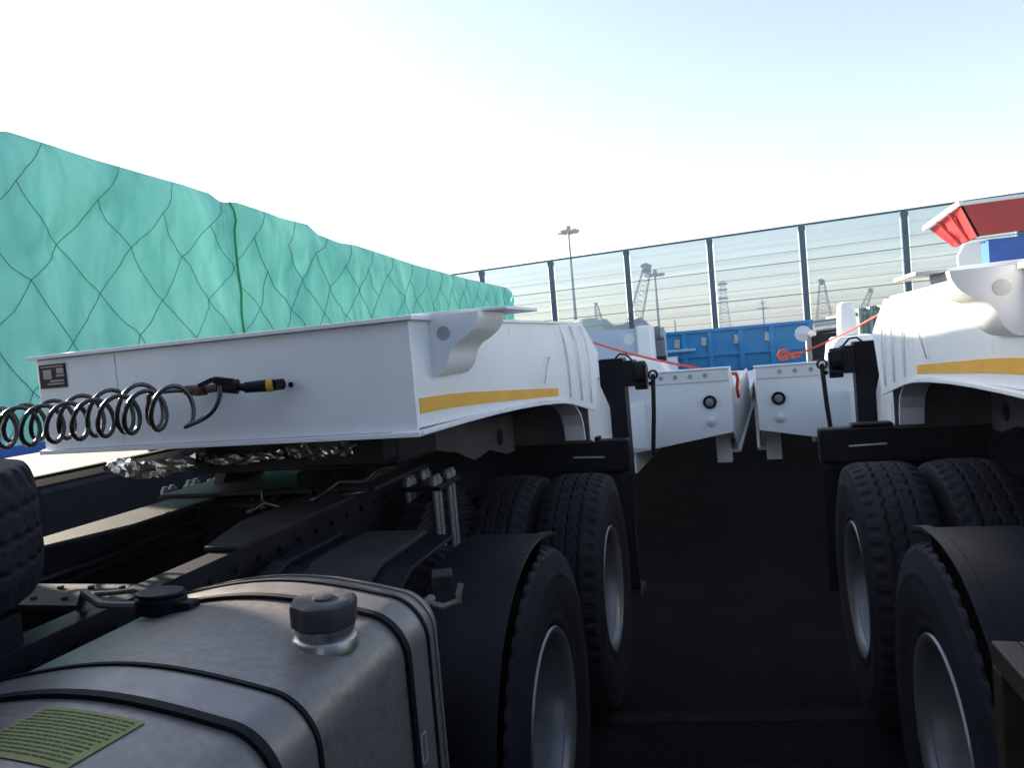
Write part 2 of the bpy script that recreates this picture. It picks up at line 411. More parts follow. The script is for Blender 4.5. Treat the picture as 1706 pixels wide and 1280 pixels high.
        m = MB(); m.prism([(A1 - .575, .80), (A1 - .545, 1.06), (A1 - .539, 1.06), (A1 - .569, .80)], 'x', min(s * .60, s * .92), max(s * .60, s * .92)); m.build('mudguard_plate', M['dusty_bounce'], t, bevel=.002)  # lighter brown than the guard, painting in the tank's reflected light
        # latch bracket
        c = (s * 1.115, A1 - .545, 1.215)
        m = MB(); m.obox(c, (.05, .045, .035), (10, 0, 20)); m.build('latch_block', M['dusty_bounce'], t, bevel=.004)
        m = MB(); m.tube([(s * 1.07, A1 - .55, 1.155), (s * 1.12, A1 - .56, 1.15), (s * 1.16, A1 - .56, 1.165), (s * 1.160, A1 - .56, 1.18), (s * 1.165, A1 - .55, 1.205)], .008, 8)
        m.cyl((s * 1.07, A1 - .58, 1.155), (s * 1.07, A1 - .52, 1.155), .012, 8)
        m.build('bracket_hook', M['dull'], t, smooth=True)
        # rear flap with top box
        m = MB(); m.box(min(s * .56, s * 1.28), max(s * .56, s * 1.28), 4.155, 4.25, 1.035, 1.215)
        m.box(min(s * .60, s * .80), max(s * .60, s * .80), 4.16, 4.24, 1.2151, 1.238)
        m.box(min(s * .92, s * 1.12), max(s * .92, s * 1.12), 4.16, 4.24, 1.2151, 1.235)
        fl = m.build('flap_carrier', M['black'], t, bevel=.010)
        m = MB(); 
        m.grid(12, 16, lambda i, j: (s * (.60 + .67 * i / 11), 4.235 + .010 * math.sin(i * 1.1) * (j / 15) + .05 * (j / 15) ** 2, 1.034 - .72 * j / 15))
        ob = m.build('mud_flap', M['plastic'], t, smooth='all'); so = ob.modifiers.new('solid', 'SOLIDIFY'); so.thickness = .012
        m = MB()
        m.cyl((s * 1.14, 4.15, 1.12), (s * .96, 4.15, 1.125), .006, 6)
        m.build('reflector_bar', M['galv'], fl)
    for k, (xa, za, ra) in enumerate(((.30, 1.20, .011), (.27, 1.17, .008), (.32, 1.12, .014), (-.28, 1.18, .010), (-.31, 1.13, .013))):
        m = MB(); m.tube([(xa + .012 * math.sin(3.1 * j + k), .3 + .25 * j, za + .012 * math.sin(1.7 * j + 2 * k)) for j in range(16)], ra, 6)
        m.build('air_line', M['hose'], t, smooth='all')
    for k in range(6):
        m = MB(); rx = random.Random(k + 3); pts = [Vector((rx.uniform(.10, .50), 2.2 + .09 * k, 1.28))]
        for j in range(7): pts.append(pts[-1] + Vector((rx.uniform(-.07, .07), rx.uniform(.05, .14), rx.uniform(-.03, .05))))
        for p_ in pts: p_.z = min(p_.z, 1.40)
        m.tube(pts, rx.uniform(.005, .010), 6); m.build('brake_hose', M['hose'], t, smooth='all')
    # chassis tail
    m = MB(); m.box(-.85, .85, 4.45, 4.51, .70, .95); m.build('tail_beam', M['black'], t, bevel=.01)
    # cab, unseen behind the camera; made tall and dark to shade the gooseneck front
    m = MB(); m.prism([(-2.6, .75), (-2.6, 2.0), (-2.35, 3.4), (-1.6, 3.9), (.12, 3.9), (.18, 1.2), (.18, .75)], 'x', -1.24, 1.24)
    m.build('cab', M['cabred'], t, bevel=.05)
    sw = bpy.data.objects.new('spare_wheel', None); C.objects.link(sw); sw.parent = t; sw.location = (-.05, .87, 1.475); sw.rotation_euler = (0, R(-90), 0)
    for s_ in (TY, RI):
        o = s_.copy(); C.objects.link(o); o.parent = sw
    m = MB(); m.box(-.42, .42, .60, .68, 1.256, 1.320); m.box(-.42, .42, 1.06, 1.14, 1.256, 1.320); m.build('spare_carrier', M['frame'], t)
    m = MB(); m.box(-1.15, 1.15, -2.0, -.3, .35, .74); m.build('cab_step', M['black'], t, bevel=.02)
    for s in (-1, 1): wheel(t, (s * 1.08, -1.25, .565), s, 10)
    if front_box:                                            # battery box frame beside the guard
        m = MB(); x0, x1 = -1.300, -.50; zt_ = 1.150
        for (a, b_, c_, d_, e_, f_) in ((x0, x0 + .045, .75, 1.53, zt_ - .045, zt_), (x0 + .0451, x1, 1.485, 1.53, zt_ - .045, zt_), (x0, x0 + .045, 1.485, 1.53, .45, zt_ - .0451),
                                       (x0 + .0451, x1, .75, .79, zt_ - .045, zt_), (x0, x0 + .045, .75, .79, .45, zt_ - .0451)):
            m.box(a, b_, c_, d_, e_, f_)
        m.build('battery_rack', M['rusty'], t, bevel=.004)
        m = MB(); m.box(x0 + .06, x1, .82, 1.46, .50, 1.10); m.build('battery_box', M['plastic'], t, bevel=.015)
        m = MB(); m.cyl((x0 + .10, 1.50, zt_), (x0 + .10, 1.50, zt_ + .03), .016, 12); m.cyl((x0 + .07, 1.50, zt_ + .03), (x0 + .16, 1.50, zt_ + .035), .014, 10)
        m.build('air_valve', M['frame'], t, smooth=True)
    if tank: fuel_tank(t, X)
    return t

def tank_profile(off=0.0):
    """closed outline in (X world offset, z): rounded box with a crowned top, grown by off"""
    xc, hw, zt, zb = -.963, .330, 1.268, .58
    pts = []
    def arc(cx, cz, r, a0, a1, n):
        for i in range(n + 1):
            a = R(a0 + (a1 - a0) * i / n); pts.append((cx + (r + off) * math.cos(a), cz + (r + off) * math.sin(a)))
    r = .088
    arc(xc + hw - r, zt - r, r, 0, 78, 14)
    for i in range(1, 16):                                   # crown
        u = i / 16; x = (xc + hw - r + (r + off) * math.cos(R(78))) * (1 - u) + (xc - hw + r - (r + off) * math.cos(R(78))) * u
        zz = zt - r + (r + off) * math.sin(R(78)) + .034 * math.sin(math.pi * u)
        pts.append((x, zz))
    arc(xc - hw + r, zt - r, r, 102, 180, 12)
    arc(xc - hw + r, zb + r, r, 180, 270, 8)
    arc(xc + hw - r, zb + r, r, 270, 360, 8)
    return pts
def fuel_tank(t, X):
    def loc(p): return (p[0] - X, p[1])
    y0, y1 = .45, 1.50
    m = MB(); secs = []
    for y, o in ((y0, -.16), (y0 + .001, -.03), (y0 + .02, -.004), (y0 + .035, 0), (.8, 0), (1.1, 0), (y1 - .055, 0), (y1 - .03, -.006), (y1 - .014, -.016), (y1 - .004, -.024), (y1, -.034), (y1 + .001, -.16)):
        secs.append([(loc(p)[0], y, loc(p)[1]) for p in tank_profile(o)])
    n = len(secs[0]); v = [p for s_ in secs for p in s_]; f = []
    for j in range(len(secs) - 1):
        for i in range(n): f.append((j * n + i, j * n + (i + 1) % n, (j + 1) * n + (i + 1) % n, (j + 1) * n + i))
    f += [tuple(range(n)), tuple(range((len(secs) - 1) * n, len(secs) * n))[::-1]]
    m.add(v, f); tk = m.build('fuel_tank', M['alu'], t, smooth=True)
    def band(a, b, o, name, mt, par):
        m = MB(); P0 = [loc(p) for p in tank_profile(.0005)]; P1 = [loc(p) for p in tank_profile(o)]; n = len(P0)
        v = [(p[0], a, p[1]) for p in P0] + [(p[0], a, p[1]) for p in P1] + [(p[0], b, p[1]) for p in P1] + [(p[0], b, p[1]) for p in P0]
        f = [(r * n + i, r * n + (i + 1) % n, (r + 1) * n + (i + 1) % n, (r + 1) * n + i) for r in range(3) for i in range(n)]
        m.add(v, f); return m.build(name, mt, par, smooth=True)
    # end seam
    band(y1 - .062, y1 - .056, .003, 'end_seam', M['aluband'], tk)
    for ya, yb in ((.870, .958), (1.305, 1.388)):
        band(ya - .017, ya - .0005, .0085, 'strap_rubber', M['strap_rubber'], tk); band(yb + .0005, yb + .0095, .0085, 'strap_rubber', M['strap_rubber'], tk)
        band(ya, yb, .0045, 'tank_strap', M['aluband'], tk)
    # filler neck and cap
    cx, cy = -.725 - X, 1.165; zt = 1.272; tilt = Matrix.Rotation(R(3), 4, 'Y')
    def place(mb):
        mb.v = [tuple(Vector((cx, cy, zt)) + (tilt @ Vector(p))) for p in mb.v]; return mb
    m = MB(); m.lathe([(.060, -.012), (.058, .006), (.055, .010), (.050, .012), (.050, .020), (.054, .022), (.054, .029), (.050, .031), (.048, .034), (0, .034)], (0, 0, 0), 40, 'z')
    place(m).build('filler_neck', mat('neck_alloy', (.36, .35, .34), .34, metal=.8, var=.15, vscale=40), tk, smooth=True)
    m = MB(); prof = []
    N_ = 64
    ring = lambda k, r: r * (1 + .035 * math.cos(8 * 2 * math.pi * k / N_))
    hs = [(.052, .030), (.058, .034), (.059, .066), (.057, .072), (.052, .075), (.030, .0755)]
    v = []
    for r, h in hs:
        for k in range(N_):
            a = 2 * math.pi * k / N_; rr = ring(k, r); v.append((rr * math.cos(a), rr * math.sin(a), h))
    f = [(j * N_ + k, j * N_ + (k + 1) % N_, (j + 1) * N_ + (k + 1) % N_, (j + 1) * N_ + k) for j in range(len(hs) - 1) for k in range(N_)]
    f.append(tuple(range((len(hs) - 1) * N_, len(hs) * N_)))
    m.add(v, f)
    m.lathe([(.020, .0757), (.019, .079), (.012, .081), (0, .0815)], (0, 0, 0), 24, 'z')
    place(m).build('filler_cap', M['gray'], tk, smooth=True)
    # fuel sender with lead
    sx, sy, sz = -1.165 - X, 1.262, 1.290
    m = MB(); m.prism([(sx + .058 * math.cos(a), sy + .040 * math.sin(a)) for a in [2 * math.pi * i / 24 for i in range(24)]], 'z', sz - .01, sz + .026)
    m.obox((sx + .062, sy - .004, sz + .006), (.05, .035, .024), (0, 0, 0))
    snd = m.build('fuel_sender', M['plastic'], tk, bevel=.006)
    m = MB(); m.prism([(sx + .055 * math.cos(a), sy + .038 * math.sin(a)) for a in [2 * math.pi * i / 24 for i in range(24)]], 'z', sz + .0262, sz + .036)
    m.build('sender_cap', M['plastic'], snd, bevel=.004)
    m = MB(); m.tube([(sx - .05, sy, sz + .004), (sx - .10, sy - .01, sz + .006), (sx - .14, sy - .02, sz + .012), (sx - .20, sy, sz + .03), (sx - .26, sy + .04, sz - .02), (sx - .3, sy + .1, sz - .05)], .009, 8)
    m.tube([(sx - .045, sy + .02, sz + .018), (sx - .09, sy + .03, sz + .026), (sx - .15, sy + .03, sz + .02), (sx - .22, sy + .05, sz + .01)], .006, 8)
    m.build('sender_cable', M['dull'], snd, smooth=True)
    # paper sticker on the top with rows of small print
    def topz(xw):
        xc = -.963; u = (xc + .2603 - xw) / .5206; return 1.2661 + .034 * math.sin(math.pi * max(0, min(1, u)))
    m = MB(); m.grid(14, 2, lambda i, j: (-.985 + .175 * i / 13 - X - .012 * j, .825 - .125 * j, topz(-.985 + .175 * i / 13 - .012 * j) + .0018))
    m.build('warning_sticker', mat('sticker_paper', (.20, .22, .055), .6, var=.08, vscale=40), tk, recalc=False, smooth='all')
    m = MB()
    for r_ in range(13):
        y = .817 - .0085 * r_; x = -.979 - .012 * (r_ / 14)
        while x < -.822 - .012 * (r_ / 14):
            l = random.uniform(.003, .014)
            if x + l > -.817 - .012 * (r_ / 14): break
            m.add([(x - X, y, topz(x) + .0024), (x + l - X, y, topz(x + l) + .0024), (x + l - X, y - .0030, topz(x + l) + .0024), (x - X, y - .0030, topz(x) + .0024)], [(3, 2, 1, 0)])
            x += l + random.uniform(.0012, .003)
    m.build('sticker_print', mat('print_ink', (.05, .06, .02), .7), tk, recalc=False)
    m = MB()                                                  # engraved white marks
    for k in range(3):
        m.add([(-1.10 + .010 * k - X, .800 + .002 * k, topz(-1.1) + .0008), (-1.00 + .006 * k - X, .872 - .006 * k, topz(-1.0) + .0008), (-.996 + .006 * k - X, .870 - .006 * k, topz(-1.0) + .0008), (-1.096 + .010 * k - X, .798 + .002 * k, topz(-1.1) + .0008)], [(0, 1, 2, 3)])
    m.build('tank_marking', mat('white_ink', (.3, .3, .33), .6), tk, recalc=False)
    # small outlined mark on the far band, outer side
    m = MB(); xs = -.963 + .330 + .0052 - X; y0, y1, z0, z1 = 1.318, 1.342, .955, 1.015; q = .0022
    for a, b_, c_, d_ in ((y0, y0 + q, z0, z1), (y1 - q, y1, z0, z1), (y0, y1, z0, z0 + q), (y0, y1, z1 - q, z1)):
        m.add([(xs, a, c_), (xs, b_, c_), (xs, b_, d_), (xs, a, d_)], [(0, 1, 2, 3)])
    m.build('band_marking', M['white'], tk)
    return tk

TL = tractor(-1.82, 0, 'tractor unit with brushed aluminium fuel tank, in the left foreground under the plated gooseneck', True, False)
TRt = tractor(1.74, 0, 'tractor unit with black battery rack, at the right edge of the picture', False, True)

# ------------------------------------------------------------------ lowbed trailers
def trailer():
    t = thing('lowbed_trailer', '', 'trailer', (-1.66, 2.1, 0), -3.8, 'white lowbed trailers parked side by side')
    W = .770; Zb, Zt = 1.548, 1.882
    SP = {}
    m = MB()
    # front plate, cheek plates, belly, all one welded body
    m.box(-W, W, 0, .014, Zb, Zt)
    m.box(-W + .02, W - .02, .014, 1.95, Zb + .02, Zb + .034)
    go = m.build('gooseneck', M['white'], t, bevel=.003)
    side_pts = [(.0142, 1.556), (.0142, Zt), (1.56, Zt), (1.56, 1.50), (1.40, 1.512), (1.2, 1.525), (.8, 1.541), (.4, 1.549)]
    for s in (-1, 1):
        m = MB(); m.prism(side_pts, 'x', s * (W - .014), s * (W - .002)) if s > 0 else m.prism(side_pts, 'x', -(W - .002), -(W - .014))
        m.build('side_plate', M['white'], t)
        # stripe, proud of the plate
        m = MB(); st = [(.03, 1.598), (.03, 1.645), (.25, 1.640), (.45, 1.631), (.65, 1.619), (.85, 1.606), (1.05, 1.594), (1.25, 1.582), (1.535, 1.563), (1.535, 1.523), (1.25, 1.541), (1.05, 1.552), (.85, 1.563), (.65, 1.575), (.45, 1.585), (.25, 1.594)]
        a, b = sorted((s * (W + .0005), s * (W - .002)))
        m.prism([p for p in st if p[0] <= 1.7], 'x', a, b); m.build('yellow_stripe', M['yellow'], t)
        # curved lower flange: follows the arch then turns down
        pa = [(.0, 1.550), (.3, 1.549), (.6, 1.545), (.9, 1.537), (1.2, 1.523), (1.40, 1.510), (1.56, 1.497), (1.70, 1.473), (1.79, 1.443), (1.86, 1.400), (1.90, 1.34), (1.918, 1.255)]
        m = MB(); n = len(pa); x0, x1 = s * (W - .09), s * (W + .022)
        prof2 = pa + [(y - .004 + .004 * 0, z - .014) if y < 1.6 else (y - .014, z - .006) for y, z in reversed(pa)]
        m.prism(prof2, 'x', min(x0, x1), max(x0, x1)); m.build('lower_flange', M['white'], t, bevel=.002)
        # arch web behind the flange
        m = MB(); m.prism([(1.50, 1.505), (1.56, 1.60), (1.92, 1.60), (1.94, 1.255), (1.922, 1.255), (1.91, 1.34), (1.87, 1.395), (1.79, 1.448), (1.66, 1.484)], 'x', min(s * (W - .03), s * (W - .042)), max(s * (W - .03), s * (W - .042)))
        m.build('arch_web', M['white'], t)
        # flared neck: three ribs over a plate that turns outward
        pl = MB(); f0, f1 = (s * (W - .004), 1.56), (s * (W + .085), 1.95)
        zt0, zt1, zb0, zb1 = Zt, Zt - .004, 1.500, 1.40
        v = [(f0[0], f0[1], zb0), (f1[0], f1[1], zb1), (f1[0] + s * .012, f1[1] + .10, 1.72), (f1[0] - s * .03, f1[1] - .03, zt1), (f0[0], f0[1], zt0)]
        v2 = [(x - s * .012, y + .004, z) for x, y, z in v]
        pl.add(v + v2, [(0, 1, 2, 3, 4), (9, 8, 7, 6, 5)] + [(i, (i + 1) % 5, 5 + (i + 1) % 5, 5 + i) for i in range(5)])
        pl.build('neck_cheek', M['white'], t, bevel=.002)
        rb = MB()
        for u in (.25, .55, .82):
            xx = f0[0] + (f1[0] - f0[0]) * u; yy = f0[1] + (f1[1] - f0[1]) * u; zlo = zb0 + (zb1 - zb0) * u
            rb.tube([(xx - s * .012, yy - .03, Zt - .012), (xx + s * .006, yy - .004, 1.78), (xx + s * .012, yy + .012, 1.66), (xx + s * .010, yy + .02, zlo + .03)], .0055, 6)
        rb.build('neck_rib', M['white'], t, smooth=True)
        # rear slope of neck down to the deck
        m = MB(); m.prism([(1.97, 1.255), (2.02, 1.72), (1.96, 1.87), (2.02, 1.87), (2.25, 1.60), (2.6, 1.36), (3.88, 1.28), (3.88, .90), (2.3, 1.15)], 'x', min(s * (W + .02), s * (W + .006)), max(s * (W + .02), s * (W + .006)))
        m.build('neck_side', M['white'], t, bevel=.003)
        # inner beam web with lightening holes under the gooseneck
        m = MB(); pts = [(.55, 1.45), (1.0, 1.46), (1.82, 1.42), (1.82, 1.22), (1.7, 1.22), (1.45, 1.28), (1.25, 1.26), (1.05, 1.33), (.8, 1.38), (.6, 1.43)]
        xi = s * .40; m.prism(pts, 'x', min(xi, xi + s * .014), max(xi, xi + s * .014)); wb = m.build('inner_web', M['primer'], t, bevel=.002)
        for yy, zz, rr in ((1.60, 1.325, .045),):
            m = MB(); m.cyl((xi + s * .0145, yy, zz), (xi + s * .017, yy, zz), rr, 28); m.build('web_opening', M['black'], wb)
        m = MB(); m.box(min(xi, xi + s * .01), max(xi, xi + s * .01), .4, 2.6, 1.405, 1.545); m.build('recess_shade', M['frame'], t)  # dark strip painting in the shade of the recess above the web
        # wing plate + box bracket with curved under-side
        y0, y1 = .135, .42
        m = MB(); m.prism([(s * (W - .05), y0 - .02), (s * (W + .245), y0 + .06), (s * (W + .245), y1 + .10), (s * (W - .05), y1 + .16)] if s > 0 else [(s * (W - .05), y1 + .16), (s * (W + .245), y1 + .10), (s * (W + .245), y0 + .06), (s * (W - .05), y0 - .02)], 'z', 1.8965, 1.9075)
        m.build('wing_plate', M['white'], t, bevel=.002)
        ck = [(.172, 1.896), (.168, 1.872), (.150, 1.842), (.118, 1.818), (.088, 1.802), (.068, 1.780), (.058, 1.752), (.046, 1.728), (.024, 1.708), (0, 1.702)]
        cv = [(0, 1.896)]
        for i in range(len(ck) - 1):
            p0, p1, p2, p3 = [Vector(ck[max(0, min(len(ck) - 1, i + q))]) for q in (-1, 0, 1, 2)]
            for k in range(5):
                u = k / 5; q_ = .5 * ((2 * p1) + (p2 - p0) * u + (2 * p0 - 5 * p1 + 4 * p2 - p3) * u * u + (3 * p1 - p0 - 3 * p2 + p3) * u ** 3); cv.append((q_.x, q_.y))
        cv.append(ck[-1])
        m = MB(); m.prism([(s * (W + x - .003 * (x == 0)), z) for x, z in cv], 'y', y0, y1 - .05)
        br = m.build('box_bracket', M['white'], t, smooth=True)
        m = MB(); m.cyl((s * (W + .05), y0 - .0015, 1.838), (s * (W + .05), y0 + .001, 1.838), .0225, 28); m.build('bracket_hole', M['galv'], br)
        # small tie loop wire on the side
        m = MB(); m.tube([(s * (W + .006), 1.30, 1.60), (s * (W + .02), 1.31, 1.68), (s * (W + .02), 1.36, 1.72), (s * (W + .008), 1.42, 1.72)], .003, 6); m.build('lamp_wire', M['galv'], t, smooth=True)
        # landing leg
        lx, ly = s * .815, 2.66
        m = MB(); m.box(lx - .078, lx + .078, ly - .065, ly + .065, .62, 1.665); lg = m.build('landing_leg', M['black'], t, bevel=.008)
        m = MB(); m.box(lx - .06, lx + .06, ly - .05, ly + .05, .20, .62); m.box(lx - .085, lx + .085, ly - .10, ly + .10, .16, .20); m.build('leg_foot', M['dusty_bounce'], lg, bevel=.006)
        m = MB(); m.box(min(lx + s * .079, lx + s * .14), max(lx + s * .079, lx + s * .14), ly - .09, ly + .07, 1.485, 1.645)
        m.cyl((lx + s * .145, ly - .01, 1.565), (lx + s * .20, ly - .01, 1.565), .072, 24); m.cyl((lx + s * .14, ly - .02, 1.49), (lx + s * .215, ly - .02, 1.49), .034, 16)
        m.cyl((lx + s * .20, ly - .01, 1.565), (lx + s * .215, ly - .01, 1.565), .05, 16)
        for a in range(8): m.cyl((lx + s * .20, ly - .01 + .06 * math.cos(a * .785), 1.565 + .06 * math.sin(a * .785)), (lx + s * .21, ly - .01 + .06 * math.cos(a * .785), 1.565 + .06 * math.sin(a * .785)), .008, 6)
        m.tube([(lx + s * .03, ly - .05, 1.665), (lx + s * .06, ly - .06, 1.69), (lx + s * .10, ly - .06, 1.685), (lx + s * .14, ly - .05, 1.64)], .006, 6)
        m.build('leg_gearbox', M['black'], lg, smooth=True)
        m = MB()
        for k in range(7): m.cyl((lx - s * .05, ly - .066, 1.62 - .065 * k), (lx - s * .05, ly - .072, 1.62 - .065 * k), .010, 8)
        m.cyl((lx + s * .03, ly - .066, 1.53), (lx + s * .03, ly - .072, 1.53), .010, 8)
        m.build('leg_bolts', M['frame'], lg)
        m = MB(); xr = lx + s * .255; m.cyl((lx + s * .23, ly - .02, 1.49), (xr, ly - .04, 1.50), .013, 10)
        m.tube([(xr, ly - .04, 1.545), (xr, ly - .05, 1.50), (xr - s * .01, ly - .06, 1.30), (xr - s * .03, ly - .08, 1.05)], .0135, 10)
        m.lathe([(.020, -.014), (.032, -.012), (.032, .012), (.020, .014), (.020, -.014)], (xr, ly - .04, 1.545), 20, 'y')
        m.build('crank_handle', M['black'], lg, smooth=True)
        # round lamps on the deck front panel
        for zz, rr, kind in ((1.244, .052, 0), (1.093, .036, 1)):
            xx = s * 1.29; yy = 3.885
            if not kind:
                m = MB(); m.lathe([(.033, 0), (rr, 0), (rr, -.014), (.046, -.020), (.036, -.018), (.033, -.008)], (xx, yy + .003, zz), 32, 'y'); L_ = m.build('round_lamp', M['plastic'], t, smooth=True)
                m = MB(); m.lathe([(.034, -.006), (.030, -.013), (.018, -.017), (0, -.018)], (xx, yy + .003, zz), 32, 'y'); m.build('lens', M['smoked'], L_, smooth=True)
            else:
                m = MB(); m.lathe([(rr, .002), (rr, -.008), (rr - .006, -.013), (0, -.017)], (xx, yy, zz), 32, 'y'); m.build('round_reflector', M['lens'], t, smooth=True)
    # thin front lips
    m = MB(); m.box(-W - .022, W + .022, -.022, .10, Zt + .0005, Zt + .014); m.box(-W - .012, W + .012, .1005, 2.0, Zt + .0005, Zt + .012); m.build('top_flange', M['white'], t, bevel=.0015)
    m = MB(); m.box(-W - .012, W + .012, -.018, .34, Zb - .016, Zb - .001); m.build('bottom_flange', M['white'], t, bevel=.0015)
    m = MB(); m.box(-.45, .45, .4, 1.9, Zb - .030, Zb + .019); m.build('kingpin_plate', M['dusty_bounce'], t)
    m = MB(); m.box(-.42, .42, .50, .85, 1.36, Zb - .031); m.build('shade_box', M['black'], t, bevel=.02)  # black box added so the web's front end sinks into shade
    m = MB(); m.box(-.80, .80, 1.965, 1.985, 1.225, 1.55); m.build('rear_bulkhead', M['primer'], t)
    m = MB(); m.box(-.745, .745, 2.28, 2.30, .96, 1.34); m.build('lower_bulkhead', M['frame'], t)
    # data plate, tap holes and coupling spigots on the front face
    m = MB(); m.box(-.755, -.625, -.006, -.0005, 1.775, 1.862); dp = m.build('data_plate', M['black'], t, bevel=.002)
    m = MB()
    for a, b, c, d in ((-.732, -.690, 1.808, 1.842), (-.665, -.630, 1.826, 1.845), (-.668, -.628, 1.815, 1.822), (-.70, -.632, 1.797, 1.803), (-.715, -.632, 1.787, 1.792), (-.742, -.632, 1.851, 1.855)):
        m.box(a, b, -.0075, -.0062, c, d)
    m.build('plate_print', M['aluband'], dp)
    m = MB(); m.cyl((.335, -.003, 1.718), (.335, .004, 1.718), .009, 12); m.build('plate_hole', M['black'], t)
    for xx, y_, z0_, z1_ in ((-.39, -.001, 1.55, 1.88),):
        m = MB(); m.tube([(xx + .001 * math.sin(k * 2.3), y_, z0_ + (z1_ - z0_) * k / 24) for k in range(25)], .0018, 5); m.build('weld_seam', M['white'], t, smooth='all')
    # wide deck: transverse front panel with tapered under-side
    pb = [(-1.447, 1.003), (-.68, .866), (.68, .866), (1.447, 1.003), (1.447, 1.495), (-1.447, 1.495)]
    m = MB(); m.prism(pb, 'y', 3.888, 3.902)
    # folded upper strip with slight crease
    m.prism([(3.888, 1.400), (3.878, 1.405), (3.872, 1.494), (3.888, 1.494)], 'x', -1.446, 1.446)
    pn = m.build('deck_front_panel', M['white'], t, bevel=.002)
    m = MB(); m.box(-1.46, 1.46, 3.862, 3.96, 1.4955, 1.507); m.build('panel_cap', M['white'], t, bevel=.002)
    m = MB(); r_ = MB()
    for s in (-1, 1):
        for k in range(8):
            x = s * (1.27 - k * .113); m.cyl((x, 3.8735 - .002, 1.452), (x, 3.878, 1.452), .017, 18)
            r_.lathe([(.017, 0), (.021, 0), (.021, -.002), (.017, -.002)], (x, 3.8745, 1.452), 18, 'y')
    m.build('panel_holes', M['galv'], pn); r_.build('hole_rims', M['deckwhite'], pn)
    m = MB(); m.box(-1.44, 1.44, 3.903, 4.35, 1.30, 1.36); m.box(-1.447, 1.447, 3.903, 7.6, 1.265, 1.290); m.box(-1.447, 1.447, 8.1, 13.2, .975, 1.0); m.build('deck', M['deckwhite'], t, bevel=.003)
    for s in (-1, 1):
        m = MB(); a, b = sorted((s * 1.447, s * 1.425)); m.prism([(3.903, 1.02), (3.903, 1.49), (4.15, 1.49), (4.5, 1.31), (7.6, 1.31), (8.1, 1.02), (13.2, 1.02), (13.2, .80), (4.4, .80)], 'x', a, b)
        a, b = sorted((s * 1.47, s * 1.39)); m.box(a, b, 4.42, 13.2, .765, .79)
        m.build('side_beam', M['deckwhite'], t, bevel=.003)
        m = MB(); a, b = sorted((s * 1.40, s * 1.28)); m.box(a, b, 4.3, 4.42, .70, 1.0); m.build('stub_leg', M['white'], t, bevel=.004)
    for xx in (-.62, .62):
        m = MB(); m.box(xx - .06, xx + .06, 3.903, 13.2, .70, .85); m.build('main_beam', M['white'], t)
    for yy in (9.6, 10.95, 12.3):
        m = MB(); m.cyl((-1.2, yy, .46), (1.2, yy, .46), .07, 12); m.build('axle', M['frame'], t)
    return t
TRA = trailer()
TRA['label'] = 'white lowbed trailer with data plate and coiled hose at its grey gooseneck front'
TRB = copy_tree(TRA); TRB.location = (1.55, 2.12, -.018); TRB.rotation_euler = (0, 0, R(-2.0))
TRB['label'] = 'white lowbed trailer whose sunlit gooseneck side fills the right edge, right rig'

# ------------------------------------------------------------------ coiled air hoses
def coil(name, x0, x1, y, z0, rad, pitch, ph, label, extra, drift=.02, grow=.0):
    path = []; n = int((x1 - x0) / pitch * 20)
    for i in range(n + 1):
        u = i / n; x = x0 + (x1 - x0) * u; a = ph + 2 * math.pi * (x - x0) / pitch
        r = rad * (1 + .05 * math.sin(7 * u + ph) + grow * u)
        z = z0 + .022 * u * u - .012 * math.sin(math.pi * u)
        path.append((x + .20 * rad * math.sin(a + .6), y + drift * u + r * .72 * math.sin(a), z + r * math.cos(a)))
    path += extra
    tail = path[-(len(extra) + 2):]; path = path[:-(len(extra) + 2)]; sm = []
    for i in range(len(tail) - 1):
        q0, q1, q2, q3 = [Vector(tail[max(0, min(len(tail) - 1, i + q))]) for q in (-1, 0, 1, 2)]
        for k in range(6):
            u = k / 6; sm.append(.5 * ((2 * q1) + (q2 - q0) * u + (2 * q0 - 5 * q1 + 4 * q2 - q3) * u * u + (3 * q1 - q0 - 3 * q2 + q3) * u ** 3))
    sm.append(Vector(tail[-1])); m = MB(); m.tube(path + sm, .0074, 10)
    return m.build(name, M['hose'], None, smooth='all'), path
lead = [(-3.0, 1.55, 1.72), (-2.98, 1.7, 1.67)]
h1 = thing('air_hose', 'coiled black air hose with shiny loops, ending in the yellow-ringed coupling', 'hose', (-1.66, 2.0, 1.68), 0, 'coiled air hoses')
o, p = coil('hose_coil', -2.72, -1.575, 1.87, 1.664, .066, .100, .3, '', [(-1.545, 1.93, 1.640), (-1.515, 1.94, 1.665), (-1.500, 1.95, 1.700), (-1.497, 1.955, 1.735)], grow=-.05)
o.parent = h1; o.matrix_parent_inverse = Matrix.Translation((1.66, -2.0, -1.68))
def own(mb, name, mt, par, **k):
    ob = mb.build(name, mt, par, **k); ob.matrix_parent_inverse = Matrix.Translation([-c for c in par.location]); return ob
m = MB(); m.cyl((-1.512, 1.965, 1.735), (-1.455, 1.985, 1.727), .020, 12, .024); m.obox((-1.490, 1.965, 1.748), (.055, .03, .022), (0, 12, 20)); m.obox((-1.545, 1.955, 1.748), (.05, .025, .012), (0, -20, 10))
m.cyl((-1.455, 1.985, 1.727), (-1.435, 1.99, 1.722), .012, 12); m.cyl((-1.435, 1.99, 1.722), (-1.375, 2.02, 1.722), .017, 12, .020)
own(m, 'coupling', M['plastic'], h1, smooth=True)
m = MB(); m.cyl((-1.375, 2.02, 1.722), (-1.358, 2.027, 1.722), .021, 14); own(m, 'coupling_ring', M['brass'], h1)
m = MB(); m.cyl((-1.358, 2.027, 1.722), (-1.345, 2.06, 1.722), .018, 12); own(m, 'coupling_tail', M['plastic'], h1)
h2 = thing('air_hose', 'second coiled black air hose, behind the first, with a dark red coupling', 'hose', (-1.75, 2.0, 1.70), 0, 'coiled air hoses')
